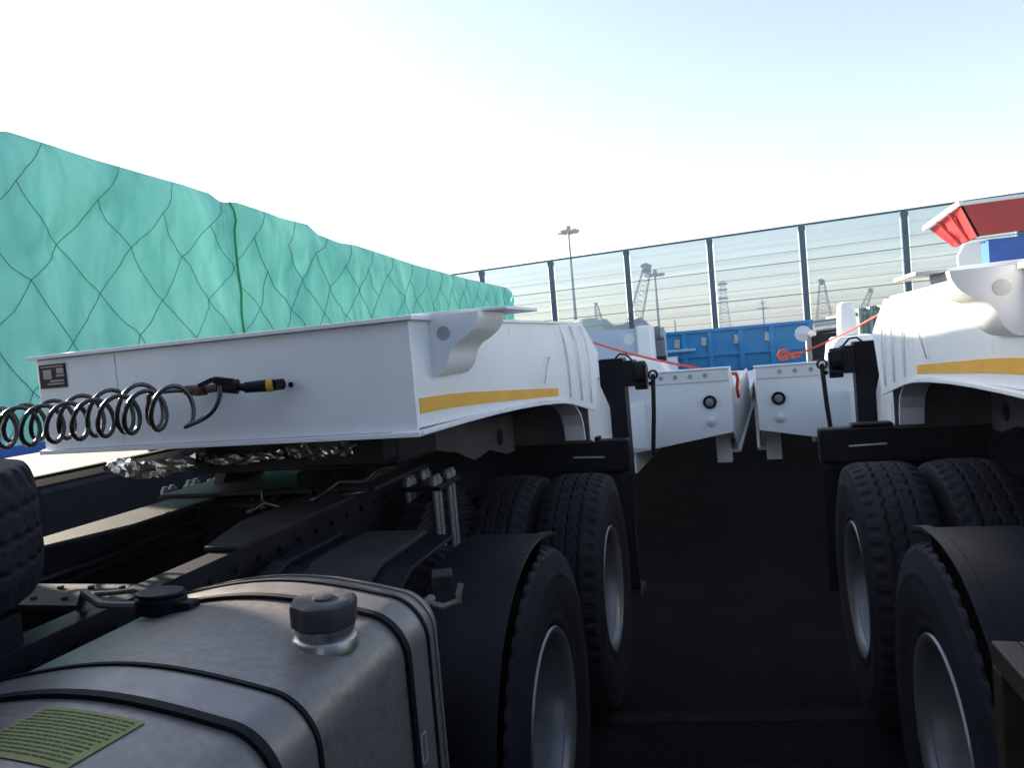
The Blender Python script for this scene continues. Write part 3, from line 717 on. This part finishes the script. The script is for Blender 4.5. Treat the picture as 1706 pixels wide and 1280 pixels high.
o, p = coil('hose_coil', -2.72, -1.72, 1.95, 1.672, .055, .118, 2.2, '', [(-1.69, 2.0, 1.73), (-1.65, 2.03, 1.72)], grow=.35)
o.parent = h2; o.matrix_parent_inverse = Matrix.Translation((1.75, -2.0, -1.70))
m = MB(); m.obox((-1.66, 2.045, 1.725), (.06, .05, .03), (0, 8, 0)); m.cyl((-1.63, 2.05, 1.725), (-1.60, 2.085, 1.728), .014, 10); own(m, 'coupling', mat('oxide_red', (.10, .03, .03), .5), h2, bevel=.004)

# ------------------------------------------------------------------ foil wrapped bundles under the gooseneck
def foil(name, pts, label, r=.035):
    m = MB(); n = 14
    def fn(i, j):
        u = j / 17; k = u * (len(pts) - 1); a = int(min(k, len(pts) - 2)); p = Vector(pts[a]).lerp(Vector(pts[a + 1]), k - a)
        t_ = 2 * math.pi * i / n; rr = r * (.6 + .9 * noise.noise(Vector((3 * math.cos(t_), 3 * math.sin(t_), 9 * u + pts[0][0]))) + .35 * math.sin(math.pi * u))
        return (p.x, p.y + rr * math.cos(t_), p.z + rr * math.sin(t_))
    m.grid(n + 1, 18, fn)
    return tag(m.build(name, M['foil'], recalc=False), label, 'wrapping', 'silver wrappings under the gooseneck')
a = at(180, 778, Y=2.45); b = at(330, 770, Y=2.45)
foil('foil_wrap', [tuple(a), tuple(at(240, 782, Y=2.45)), tuple(b)], 'crumpled silver wrap hanging under the left end of the gooseneck front', .034)
a = at(480, 752, Y=2.4); b = at(590, 748, Y=2.4)
foil('foil_wrap', [tuple(a), tuple(at(530, 750, Y=2.4)), tuple(b)], 'crumpled silver wrap hanging under the middle of the gooseneck front', .028)

foil('foil_wrap', [tuple(at(345, 768, Y=2.5)), tuple(at(410, 764, Y=2.5)), tuple(at(475, 758, Y=2.5))], 'dull crumpled wrap between the two shinier silver wraps under the gooseneck front', .020)

# ------------------------------------------------------------------ neighbouring flatbed truck and its sheeted load
nb = thing('flatbed_truck', 'blue flatbed lorry carrying the green sheeted load, behind the left gooseneck', 'truck', (-6.8, 3.0, 0))
def nbp(mb, name, mt, **k): return own(mb, name, mt, nb, **k)
m = MB(); m.prism([(-8.05, 4.45), (-5.50, 4.45), (-5.50, 20.6), (-8.05, 20.6)], 'z', 1.27, 1.355); nbp(m, 'bed', M['blue2'], bevel=.01)
m = MB()
for xx in (-7.3, -6.3): m.box(xx - .06, xx + .06, 1.0, 20.4, .62, .86)
for yy in (8.6, 10, 12, 14, 16, 18, 20): m.box(-7.36, -6.24, yy, yy + .08, .86, 1.269)
nbp(m, 'chassis', M['frame'])
m = MB(); m.prism([(1.0, .6), (1.0, 2.2), (1.2, 3.4), (2.92, 3.45), (2.92, .6)], 'x', -8.05, -5.52); nbp(m, 'cab', M['blue2'], bevel=.04)  # out of view; added to shade the near tank, leaving a sun gap behind
m = MB(); m.box(-5.62, -5.56, 7.5, 15.5, .55, .98); nbp(m, 'side_guard', M['frame'])
m = MB(); m.box(-6.15, -5.58, 4.8, 7.4, .35, .97); nbp(m, 'fuel_tank', M['plastic'], bevel=.06)
for yy in (9.2, 16.2, 17.5, 18.8):
    for s, xx in ((1, -5.70), (1, -6.03), (-1, -7.85), (-1, -7.5)):
        e = wheel(nb, (xx + 6.8, yy - 3.0, .585), s, yy * 20)
    m = MB(); m.cyl((-7.6, yy, .57), (-5.9, yy, .57), .06, 10); nbp(m, 'axle', M['frame'])

tops = [(-400, 85), (0, 207), (30, 210), (100, 233), (178, 260), (310, 299), (360, 316), (378, 329), (388, 331), (405, 331), (440, 343), (480, 358), (522, 369), (540, 386), (575, 400), (600, 404), (640, 417), (700, 438), (740, 449), (785, 462), (820, 470), (850, 477), (858, 484)]
prof = []
for x, y in tops:
    if x < 0: continue
    p_ = at(x, y, X=-5.52); prof.append((p_.y, p_.z))
prof = [(4.45, 4.04)] + prof
def topz(y):
    for (a, b), (c, d) in zip(prof, prof[1:]):
        if y <= c: return b + (d - b) * max(0, (y - a)) / (c - a)
    return prof[-1][1]
YE = prof[-1][0]
SEAM = at(398, 400, X=-5.52).y
def tsurf(y, v):
    """v 0..1 bottom->top on the near face; 1..2 across the top; 2..3 down the far face"""
    zt = topz(y)
    if v <= 1:
        z = 1.36 + (zt - 1.36) * v; x = -5.52
        fold = .055 * noise.noise(Vector((y * 1.5 + .55 * z, z * .35, 3))) + .035 * noise.noise(Vector((y * 3.6 - 1.1 * z, z * .6, 9)))
        fold += .020 * noise.noise(Vector((y * 9 + z * 2.5, z * 1.2, 5))) + .08 * noise.noise(Vector((y * .8, z * .9, 1)))
        fold += .075 * abs(noise.noise(Vector((y * 1.1 - 1.3 * z, z * .55 + 4, 2)))) + .055 * abs(noise.noise(Vector((y * 2.3 + .9 * z, z * .7, 7)))) - .035 * abs(noise.noise(Vector((y * 5.1 - .4 * z, z * .9, 11)))) - .05
        sm = math.exp(-((y - SEAM - .04 * math.sin(z * 3)) / .10) ** 2); fold -= .07 * sm
        tp = max(0, (v - .86) / .14); x += fold * (1 - .9 * tp) - .10 * tp * tp
        return Vector((x, y, z - .03 * tp * tp))
    if v <= 2:
        u = v - 1; return Vector((-5.62 - 2.36 * u, y, zt - .03 + .05 * math.sin(math.pi * u) + .015 * noise.noise(Vector((y * 2, u * 4, 0)))))
    u = v - 2; return Vector((-7.98 - .1 * u, y, zt - .03 - (zt - 1.33) * u))
cargo = thing('sheeted_cargo', 'tall load wrapped in green tarpaulin, upper left, behind the gooseneck', 'cargo', (-6.8, 12, 1.3))
m = MB(); NY, NV = 460, 60
def tf(i, j):
    v = j / 44 if j <= 44 else 1 + (j - 44) / 9 if j <= 53 else 2 + (j - 53) / 6
    ys = 4.50; y = ys + (YE - ys) * (i / (NY - 1)) ** 1.25
    return tuple(tsurf(y, v))
m.grid(NY, NV, tf); ob = own(m, 'tarpaulin', M['tarp'], cargo, smooth='all')
for yy, sg in ((4.75, 1), (YE, -1)):
    m = MB()
    m.grid(12, 14, lambda i, j: (lambda a, b: (a.x * (1 - i / 11) + b.x * (i / 11), yy + (-.25 if sg > 0 else 0) - sg * .04 * math.sin(math.pi * i / 11) * 1, (1.36 + (topz(yy) - .06 - 1.36) * j / 13)))(Vector((-5.60, 0, 0)), Vector((-7.98, 0, 0))))
    own(m, 'end_sheet', M['tarp'], cargo, smooth='all')
m = MB(); m.box(-7.6, -5.9, 6.0, YE - .25, 1.36, 1.9); own(m, 'crates', M['cargo'], cargo)
m = MB(); sp = [tsurf(SEAM + .02 * math.sin(k * .9), 1 - k / 20) + Vector((.03, 0, 0)) for k in range(0, 21)]
m.tube(sp, .014, 6); own(m, 'seam_rope', mat('green_rope', (.02, .26, .10), .7), cargo)

net = thing('cargo_net', 'wide-meshed net of thin dark ropes stretched over the green tarpaulin', 'net', (-5.5, 12, 2.6))
m = MB(); dz = .43; dy = .40; rnd = {}
def node(i, j):
    if (i, j) not in rnd:
        rnd[(i, j)] = (random.uniform(-.07, .07), random.uniform(-.05, .05))
    a, b = rnd[(i, j)]; y = max(4.51, 4.50 + i * dy + a); v = (j * dz + (b if j < 5 else 0)) / 2.6
    return y, max(0.02, min(1.0, v))
for i in range(0, 45):
    for j in range(0, 6):
        if (i + j) % 2: continue
        for dj in (-1, 1):
            if not (0 <= j + dj <= 6): continue
            y0, v0 = node(i, j); y1, v1 = node(i + 1, j + dj)
            if y1 > YE - .05 or (random.random() < .02): continue
            pth = []
            for k in range(7):
                u = k / 6; p_ = tsurf(y0 + (y1 - y0) * u, v0 + (v1 - v0) * u - .012 * math.sin(math.pi * u)); pth.append(p_ + Vector((.012, 0, 0)))
            m.tube(pth, .0034 + .0009 * (y0 > 8), 5)
own(m, 'net_ropes', mat('net_rope', (.07, .15, .14), .8), net, smooth='all')

# ------------------------------------------------------------------ fence
fp = [at(785, 456, Z=4.6), at(917, 435, Z=4.6), at(1047, 417, Z=4.6), at(1188, 397, Z=4.6), at(1340, 375, Z=4.6), at(1505, 351, Z=4.6)]
# straight line through first and last
A, B = Vector((fp[1].x, fp[1].y, 0)), Vector((fp[5].x, fp[5].y, 0)); dv = (B - A) / 4
fe = thing('mesh_fence', 'tall wire-screen fence with dark blue posts running across the background', 'fence', (A.x, A.y, 0))
k0, k1 = -3, 4 + 4
for k in range(k0, k1 + 1):
    p_ = A + dv * k; m = MB(); m.box(p_.x - .075, p_.x + .075, p_.y - .07, p_.y + .07, 0, 4.60); m.prism([(p_.x - .10, 4.56), (p_.x + .10, 4.56), (p_.x + .082, 4.42), (p_.x - .082, 4.42)], 'y', p_.y - .08, p_.y + .08)
    own(m, 'post', M['bluegrey'], fe)
P0, P1 = A + dv * k0, A + dv * k1
m = MB(); m.tube([(P0.x, P0.y, 4.61), (P1.x, P1.y, 4.61)], .030, 8); own(m, 'top_rail', M['bluegrey'], fe)
for z in (3.92, 3.62, 3.30, 2.98, 2.70, 2.38, 2.12, 1.9):
    m = MB(); m.tube([P0 + Vector((0, -.08, z)), P0.lerp(P1, .37) + Vector((0, -.08, z - .02)), P1 + Vector((0, -.08, z + .01))], .011 if z in (3.62, 2.70, 1.9) else .0055, 5); own(m, 'tension_wire', M['far'], fe)
for k in range(k0, k1):
    p_, q_ = A + dv * k, A + dv * (k + 1); m = MB(); m.add([(p_.x + .11, p_.y, .1), (q_.x - .11, q_.y, .1), (q_.x - .11, q_.y, 4.58), (p_.x + .11, p_.y, 4.58)], [(0, 1, 2, 3)]); own(m, 'screen_panel', M['mesh'], fe, recalc=False)

# ------------------------------------------------------------------ blue dropside trailer beyond the decks
bt = thing('dropside_trailer', 'bright blue dropside trailer standing between the two white decks, before the fence', 'trailer', (.2, 17, 0))
x0, x1, yb, zb, zt = -1.45, 1.90, 17.0, .95, 1.88
m = MB(); m.box(x0, x1, yb + .06, yb + .09, zb, zt); own(m, 'side_board', M['blue'], bt)
m = MB()
xs = [x0 + .05, -.62, -.02, .66, 1.30, x1 - .06]
for xx in (x0 + .04, x0 + .66, x0 + 1.22, x0 + 1.88, x0 + 2.52, x1 - .05): m.box(xx - .055, xx + .055, yb - .01, yb + .06, zb, zt - .05)
m.box(x0 - .02, x1 + .02, yb - .02, yb + .10, zt - .05, zt + .02); m.box(x0, x1, yb - .005, yb + .06, 1.28, 1.35)
own(m, 'board_frame', M['blue'], bt, bevel=.008)
m = MB(); m.box(x0, x1, yb + .09, yb + 7, .88, .949); own(m, 'floor', M['blue'], bt)
for xx in (x0 - .03, x1): 
    m = MB(); m.box(xx, xx + .03, yb + .09, yb + 7, zb, zt - .1); own(m, 'end_board', M['blue'], bt)
m = MB()
for xx in (-.95, -.36, .34, .98): m.obox((xx, yb + .035, 1.62), (.13, .03, .20), (0, 6, 0))
own(m, 'lash_plate', M['galv'], bt, bevel=.02)
m = MB(); m.box(-1.25, -.55, yb - .12, yb - .02, 1.43, 1.50); own(m, 'handrail_tube', mat('pale_blue', (.30, .55, .68), .4), bt, bevel=.02)
for yy in (yb + 1.2, yb + 2.6):
    for s in (-1, 1): wheel(bt, (s * 1.1, yy - 17, .565), s, 5)

# ------------------------------------------------------------------ other lowbed parts between the rigs
lt = thing('lowbed_gooseneck', 'pale grey gooseneck of a further trailer, with round hole, left of the blue dropside', 'trailer', (-1.4, 10, 0))
a0 = at(988, 556, Y=10); a1 = at(1060, 548, Y=10); zz = 1.38
m = MB(); m.box(a0.x - .9, a1.x, 10, 10.012, zz, 1.92); m.box(a0.x - .9, a1.x, 10, 15.5, 1.92, 1.935); m.box(a1.x - .014, a1.x, 10.013, 15.5, zz, 1.92); own(m, 'front_plate', M['greyblue'], lt)
m = MB(); m.cyl((a1.x - .10, 9.994, 1.80), (a1.x - .10, 10.004, 1.80), .075, 24); own(m, 'plate_hole', M['lens'], lt)
m = MB(); m.box(a1.x + .001, a1.x + .20, 9.92, 10.4, 1.40, 1.965); own(m, 'corner_box', M['deckwhite'], lt, bevel=.03)
m = MB(); m.box(a0.x - .9, a1.x + .2, 10.5, 15.5, 1.0, zz); own(m, 'neck_base', M['deckwhite'], lt)
b0 = at(1030, 598, Y=8); b1 = at(1112, 622, Y=8)
m = MB(); m.prism([(b0.x - .3, 1.40), (b0.x - .25, 1.56), (b0.x + .1, 1.60), (b1.x - .06, 1.52), (b1.x + .03, 1.36)], 'y', 8, 8.5); wd = m.build('winch_housing', M['deckwhite'], None, bevel=.02)
tag(wd, 'white chamfered housing standing on the left deck, below the red strap', 'housing')
m = MB(); m.prism([(b0.x - .62, 1.305), (b0.x - .6, 1.62), (b0.x - .34, 1.66), (b0.x - .31, 1.305)], 'y', 7.95, 8.5)
tag(m.build('tool_locker', M['white'], None, bevel=.02), 'white upright locker on the left deck, beside the black landing leg gearbox', 'locker')
# grey motor beside the blue trailer
mt_ = thing('winch_motor', 'dark grey motor at the left end of the blue dropside trailer', 'motor', (-1.2, 13, 0))
c = at(1092, 566, Y=13)
m = MB(); m.cyl((c.x - .22, 13, c.z + .05), (c.x + .10, 13, c.z + .10), .14, 20); m.obox((c.x - .05, 13.0, c.z - .15), (.40, .3, .28)); own(m, 'motor_body', M['far'], mt_, smooth=True)
m = MB(); m.cyl((c.x + .10, 12.95, c.z + .10), (c.x + .16, 12.95, c.z + .10), .11, 20); own(m, 'fan_cover', M['galv'], mt_, smooth=True)
m = MB(); m.box(c.x - .25, c.x + .15, 12.9, 13.2, 0, c.z - .29); own(m, 'pedestal', M['frame'], mt_)

# white stanchion right
st = thing('deck_stanchion', 'white square stanchion on a flared base, standing on the right deck', 'stanchion', (1.15, 8, 1.3))
m = MB(); m.prism([(1.13, 1.63), (1.15, 1.95), (1.185, 1.97), (1.285, 1.97), (1.31, 1.63)], 'y', 7.95, 8.13); own(m, 'post', M['deckwhite'], st, bevel=.02)
m = MB(); m.prism([(1.02, 1.36), (1.05, 1.56), (1.10, 1.63), (1.45, 1.635), (1.47, 1.36)], 'y', 7.85, 8.35); own(m, 'base', M['deckwhite'], st, bevel=.02)
m = MB(); m.box(1.02, 1.47, 7.85, 8.35, 1.30, 1.359); own(m, 'foot_plate', M['dusty_bounce'], st)
# dark machinery and disc
c = at(1372, 575, Y=11); mc = thing('hydraulic_unit', 'dark hydraulic unit with silver top, between fence post and white stanchion', 'machine', (c.x, 11, 1.3))
m = MB(); m.obox((c.x + .05, 11.2, c.z - .02), (.42, .4, .36)); m.obox((c.x + .05, 11.2, .7), (.40, .4, 1.39 - .25)); own(m, 'housing', M['frame'], mc, bevel=.02)
m = MB(); m.cyl((c.x - .1, 11.1, c.z + .23), (c.x + .22, 11.1, c.z + .25), .075, 18); m.cyl((c.x - .13, 11.05, c.z + .17), (c.x - .13, 11.0, c.z + .17), .05, 14); own(m, 'reservoir', M['steel'], mc, smooth=True)
c = at(1338, 556, Y=12); mi = thing('round_mirror', 'round pale mirror head on a thin post, right end of the blue dropside', 'mirror', (c.x, 12, 0))
m = MB(); m.lathe([(0, -.02), (.09, -.012), (.12, .0), (.09, .03), (0, .05)], (c.x, 12, c.z), 28, 'y'); own(m, 'mirror_head', M['lens'], mi, smooth=True)
m = MB(); m.cyl((c.x + .06, 12.06, 0), (c.x + .06, 12.06, c.z + .02), .03, 12); own(m, 'post', M['galv'], mi, smooth=True)

# ratchet straps
def strap(name, p, q, wd, label):
    p = Vector(p); q = Vector(q); m = MB(); n = 16
    m.grid(2, n + 1, lambda i, j: tuple(p.lerp(q, j / n) + Vector((0, (i - .5) * wd * .4, (i - .5) * wd - .02 * math.sin(math.pi * j / n)))))
    o = m.build(name, M['red'], None, smooth='all'); so = o.modifiers.new('s', 'SOLIDIFY'); so.thickness = .004
    return tag(o, label, 'strap', 'red lashing straps')
strap('lashing_strap', at(985, 570, Y=7.2), at(1165, 614, Y=6.0), .020, 'red lashing strap running down to the left deck front panel')
strap('lashing_strap', at(1492, 508, Y=5.6), at(1322, 594, Y=6.15), .014, 'red lashing strap rising from the orange roll to the right gooseneck')
c = at(1312, 596, Y=6.16); sr = thing('strap_roll', 'orange-red roll of strap lying on top of the right deck front panel', 'strap roll', (c.x, 6.16, c.z - .03))
m = MB(); m.lathe([(.016, -.035), (.042, -.035), (.045, -.02), (.043, 0), (.046, .02), (.042, .035), (.016, .035), (.016, -.035)], (c.x - .03, 6.16, 1.555), 22, 'y'); own(m, 'roll', mat('orange_strap', (.85, .10, .05), .55), sr, smooth=True)
m = MB(); m.obox((c.x + .05, 6.15, 1.54), (.07, .05, .028), (0, -8, 15)); m.cyl((c.x + .005, 6.13, 1.55), (c.x + .105, 6.13, 1.565), .012, 8); own(m, 'ratchet', mat('orange_strap2', (.80, .13, .06), .5), sr, bevel=.005)
c = at(1305, 611, Y=6.1); m = MB(); m.lathe([(0, -.008), (.018, -.005), (.021, .004)], tuple(c), 16, 'y')
tag(m.build('red_plug', M['red'], None, smooth=True), 'small red plug in a hole of the right deck front panel', 'plug')
c = at(1227, 632, Y=6.35); m = MB(); m.tube([(c.x - .03, 6.30, c.z + .05), (c.x, 6.36, c.z + .05), (c.x + .01, 6.4, c.z), (c.x, 6.42, c.z - .08), (c.x + .008, 6.43, c.z - .16)], .014, 6)
tag(m.build('lashing_tail', M['red'], None, smooth='all'), 'short red strap end hanging beside the left deck front corner', 'strap end')

# green corrugated sheeting
cg = thing('corrugated_shed', 'green corrugated sheet wall behind the white stanchion, left of the right gooseneck', 'shed', (2.9, 16, 0))
m = MB(); n = 120
p0 = at(1422, 528, Y=16); 
m.grid(n, 2, lambda i, j: (p0.x + .05 * i, 16 + .12 * (i % 4 in (0, 1)), (2.02 + .0045 * i if j else 0)))
ob = own(m, 'sheet_wall', M['green'], cg)
m = MB(); m.box(p0.x, p0.x + .045 * n, 16.05, 20, 1.9, 1.96); own(m, 'roof', M['green'], cg)

# red and blue hopper body behind the right gooseneck
hp = thing('tipper_body', 'red tipper body with pale slanted rim and blue lower side, upper right corner', 'tipper', (3.2, 9, 0))
def w9(x, y, Y=9.0): return at(x, y, Y=Y)
k = [w9(1542, 380), w9(1597, 343), w9(1628, 394), w9(1580, 413)]
m = MB()
tl, tr = w9(1600, 343), w9(1990, 292); bl, brr = w9(1628, 394), w9(1990, 344)
f_ = [tuple(tl), tuple(tr), tuple(brr), tuple(bl)]; bk = [(x, y + .03, z) for x, y, z in f_]
m.add(f_ + bk, [(0, 1, 2, 3), (7, 6, 5, 4), (0, 4, 5, 1), (1, 5, 6, 2), (2, 6, 7, 3), (3, 7, 4, 0)]); own(m, 'front_wall', M['darkred'], hp)
# left wall slants outward and recedes
lt0, lt1 = Vector(tl), Vector(at(1547, 381, Y=9.75)); lb0, lb1 = Vector(bl), Vector(at(1588, 412, Y=9.75))
m = MB(); v = [tuple(lt0 + Vector((-.004, .0, 0))), tuple(lt1), tuple(lb1), tuple(lb0 + Vector((-.004, 0, 0)))]; v2 = [(x + .03, y, z) for x, y, z in v]
m.add(v + v2, [(0, 1, 2, 3), (7, 6, 5, 4), (0, 4, 5, 1), (1, 5, 6, 2), (2, 6, 7, 3), (3, 7, 4, 0)]); own(m, 'side_wall', M['darkred'], hp)
for u in (.30, .66):
    m = MB(); p_ = lt0.lerp(lt1, u); q_ = lb0.lerp(lb1, u); m.tube([p_ + Vector((-.012, 0, 0)), q_ + Vector((-.012, 0, 0))], .02, 4); own(m, 'side_rib', M['darkred'], hp)
m = MB(); m.tube([lt0 + Vector((0, -.03, .03)), lt1 + Vector((-.03, .03, .01))], .035, 4); m.tube([lt0 + Vector((0, 0, .02)), Vector(tr) + Vector((0, 0, .02))], .022, 6); own(m, 'rim', M['deckwhite'], hp)
m = MB(); m.box(bl.x + .12, bl.x + 3.0, 9.06, 9.4, 1.35, 2.52); own(m, 'lower_body', M['blue2'], hp)
m = MB(); m.prism([(w9(1596, 430).x, 1.3), (w9(1596, 430).x, 2.38), (w9(1606, 400).x, 2.50), (bl.x + .03, 2.52), (bl.x + .03, 1.3)], 'y', 9.0, 9.05); own(m, 'corner_post', M['deckwhite'], hp, bevel=.01)
for yy in (9.6, 11.2): wheel(hp, (bl.x + .4 - 3.2, yy - 9, .565), -1, 30); wheel(hp, (bl.x + 2.6 - 3.2, yy - 9, .565), 1, 30)
m = MB(); m.box(bl.x + .1, bl.x + 2.9, 9.1, 12, .9, 1.34); own(m, 'underframe', M['frame'], hp)

# ------------------------------------------------------------------ distant harbour
def mast(px, py, Y, label):
    tp = at(px, py, Y=Y); t = thing('lamp_mast', label, 'lamp mast', (tp.x, Y, 0), 0, 'high lamp masts'); h = tp.z
    m = MB(); m.cyl((tp.x, Y, 0), (tp.x, Y, h), .34, 10, .16); own(m, 'pole', M['far'], t, smooth=True)
    m = MB(); m.lathe([(.3, -.1), (1.1, -.1), (1.1, .1), (.3, .1), (.3, -.1)], (tp.x, Y, h), 16, 'z')
    m.cyl((tp.x, Y, h + .1), (tp.x, Y, h + 1.0), .55, 10, .4); own(m, 'lamp_ring', M['far'], t)
    m = MB()
    for i in range(8):
        a = i * math.pi / 4; m.obox((tp.x + 1.5 * math.cos(a), Y + 1.5 * math.sin(a), h - .05), (.8, .8, .45), (0, 0, math.degrees(a)))
    own(m, 'floodlight', M['far'], t)
mast(947, 386, 130, 'tall lamp mast rising above the fence top, left of centre')
mast(1091, 458, 150, 'shorter lamp mast seen through the screen beside the crane jib')
def lattice(m, p, q, w0, w1, n, r=.12):
    p = Vector(p); q = Vector(q); d = (q - p).normalized(); s = d.cross(Vector((0, 1, 0))).normalized(); f = d.cross(s)
    cs = [(1, 1), (1, -1), (-1, -1), (-1, 1)]
    def pt(u, c): wd = w0 + (w1 - w0) * u; return p.lerp(q, u) + s * c[0] * wd / 2 + f * c[1] * wd / 2
    for c in cs: m.tube([pt(0, c), pt(1, c)], r, 4)
    for k in range(n):
        for a, b in ((0, 1), (1, 2), (2, 3), (3, 0)):
            u0, u1 = k / n, (k + 1) / n
            m.tube([pt(u0, cs[a]), pt(u1, cs[b])] if k % 2 else [pt(u0, cs[b]), pt(u1, cs[a])], r * .6, 4)
def crane(tip, foot, Y, w0, w1, label, hw=None):
    a = at(*tip, Y=Y); b = at(*foot, Y=Y); t = thing('harbour_crane', label, 'crane', (b.x, Y, 0), 0, 'harbour cranes beyond the fence')
    m = MB(); lattice(m, b, a, w0, w1, 12, .055 * Y / 100); own(m, 'jib', M['far'], t)
    m = MB(); m.obox((a.x, Y, a.z), (w1 * .8, w1, w1 * 1.3), (0, 25, 0)); m.obox((a.x - w1 * .4, Y, a.z + w1 * .5), (w1 * .8, w1 * .4, w1 * .4), (0, -20, 0)); own(m, 'jib_head', M['far'], t)
    m = MB(); m.prism([(b.x - 1.8, 2.5), (b.x - 1.8, b.z + .5), (b.x + 1.2, b.z + 1.4), (b.x + 2.6, b.z), (b.x + 2.6, 2.5)], 'y', Y - 1.5, Y + 1.5); own(m, 'cabin', M['far'], t)
    m = MB(); m.box(b.x - 2.2, b.x + 2.2, Y - 2, Y + 2, 0, 2.5); own(m, 'carrier', M['far'], t)
    if hw: m = MB(); h = at(*hw, Y=Y); m.tube([a, (a.x, Y, h.z)], .05, 4); m.cyl((a.x, Y, h.z), (a.x, Y, h.z - .9), .3, 8); own(m, 'hook', M['far'], t)
crane((1078, 448), (1056, 545), 120, 2.2, 1.2, 'leaning lattice crane jib with bulky head, right of the third fence post')
crane((993, 507), (1000, 543), 160, 1.6, .5, 'small thin crane jib low behind the left rig')
crane((1369, 470), (1374, 545), 130, 2.6, .7, 'upright lattice crane beside the fence post, right of the blue dropside')
crane((1451, 484), (1432, 530), 170, 1.4, .7, 'small slanted crane jib above the green corrugated wall')
a = at(1203, 468, Y=190); b = at(1209, 553, Y=190)
t = thing('lattice_tower', 'slim lattice radio tower just right of the fourth fence post', 'tower', (b.x, 190, 0)); m = MB(); lattice(m, (b.x, 190, 0), (a.x, 190, a.z), 3.2, .8, 16, .10); own(m, 'tower_frame', M['far'], t)
m = MB()
for z in (a.z - 1, a.z - 2.4, a.z - 4.5): m.box(a.x - 1.1, a.x + 1.1, 189, 191, z, z + .4)
own(m, 'antenna_ring', M['far'], t)
a = at(1270, 500, Y=120); t = thing('utility_pole', 'short utility pole with crossarm above the blue dropside', 'pole', (a.x, 120, 0)); m = MB(); m.cyl((a.x, 120, 0), (a.x, 120, a.z), .16, 8, .1); own(m, 'pole', M['far'], t)
m = MB(); m.box(a.x - .9, a.x + .9, 119.9, 120.1, a.z - 1.3, a.z - 1.15); m.box(a.x - .5, a.x + .5, 119.9, 120.1, a.z - .5, a.z - .38); own(m, 'crossarm', M['far'], t)
a = at(1124, 533, Y=120); t = thing('short_pole', 'thin bare pole at the left end of the blue dropside', 'pole', (a.x, 120, 0)); m = MB(); m.cyl((a.x, 120, 0), (a.x, 120, a.z), .10, 8); own(m, 'pole', M['far'], t)
# low tank and roof behind left rig
a = at(977, 528, Y=90); b = at(1030, 545, Y=90)
tag(MB().lathe([(0, a.z), (1.4, a.z - .3), (1.9, a.z - .9), (1.9, 0)], (a.x, 90, 0), 24, 'z').build('storage_silo', M['farc'], smooth=True), 'grey round-topped silo low behind the left gooseneck', 'silo')
t = thing('low_building', 'low flat-roofed grey building behind the left rig, seen through the screen', 'building', (-6, 100, 0))
m = MB(); a = at(992, 546, Y=100); b = at(1032, 546, Y=100); m.box(a.x, b.x, 100, 108, 0, a.z - .3); own(m, 'wall', M['farc'], t); m = MB(); m.box(a.x - .5, b.x + .5, 99.5, 108.5, a.z - .3, a.z + .1); own(m, 'roof', M['far'], t)
for x0, x1, Y, h, lab in ((-160, -60, 320, 3.4, 'long pale warehouse on the horizon at far left'), (-40, 30, 340, 3.0, 'long pale warehouse on the horizon behind the blue dropside'), (60, 190, 300, 3.4, 'long pale warehouse on the horizon behind the right rig')):
    t = thing('warehouse', lab, 'building', ((x0 + x1) / 2, Y, 0)); m = MB(); m.box(x0, x1, Y, Y + 30, 0, h); own(m, 'wall', M['farc'], t)
    m = MB(); m.prism([(x0 - 1, h), ((x0 + x1) / 2, h + .5), (x1 + 1, h)], 'y', Y - 1, Y + 31); own(m, 'roof', M['far'], t)

# ------------------------------------------------------------------ harbour haze: one closed box of thin even air
m = MB(); m.box(-420, 420, -60, 420, -1, 27); hz = m.build('haze', bpy.data.materials.new('haze_air')); tag(hz, None, None, kind='stuff')
hm = hz.data.materials[0]; hm.use_nodes = True; N = hm.node_tree.nodes; N.clear()
v = N.new('ShaderNodeVolumePrincipled'); v.inputs['Density'].default_value = .0009; v.inputs['Color'].default_value = (.80, .88, .97, 1)
o_ = N.new('ShaderNodeOutputMaterial'); hm.node_tree.links.new(v.outputs[0], o_.inputs['Volume'])
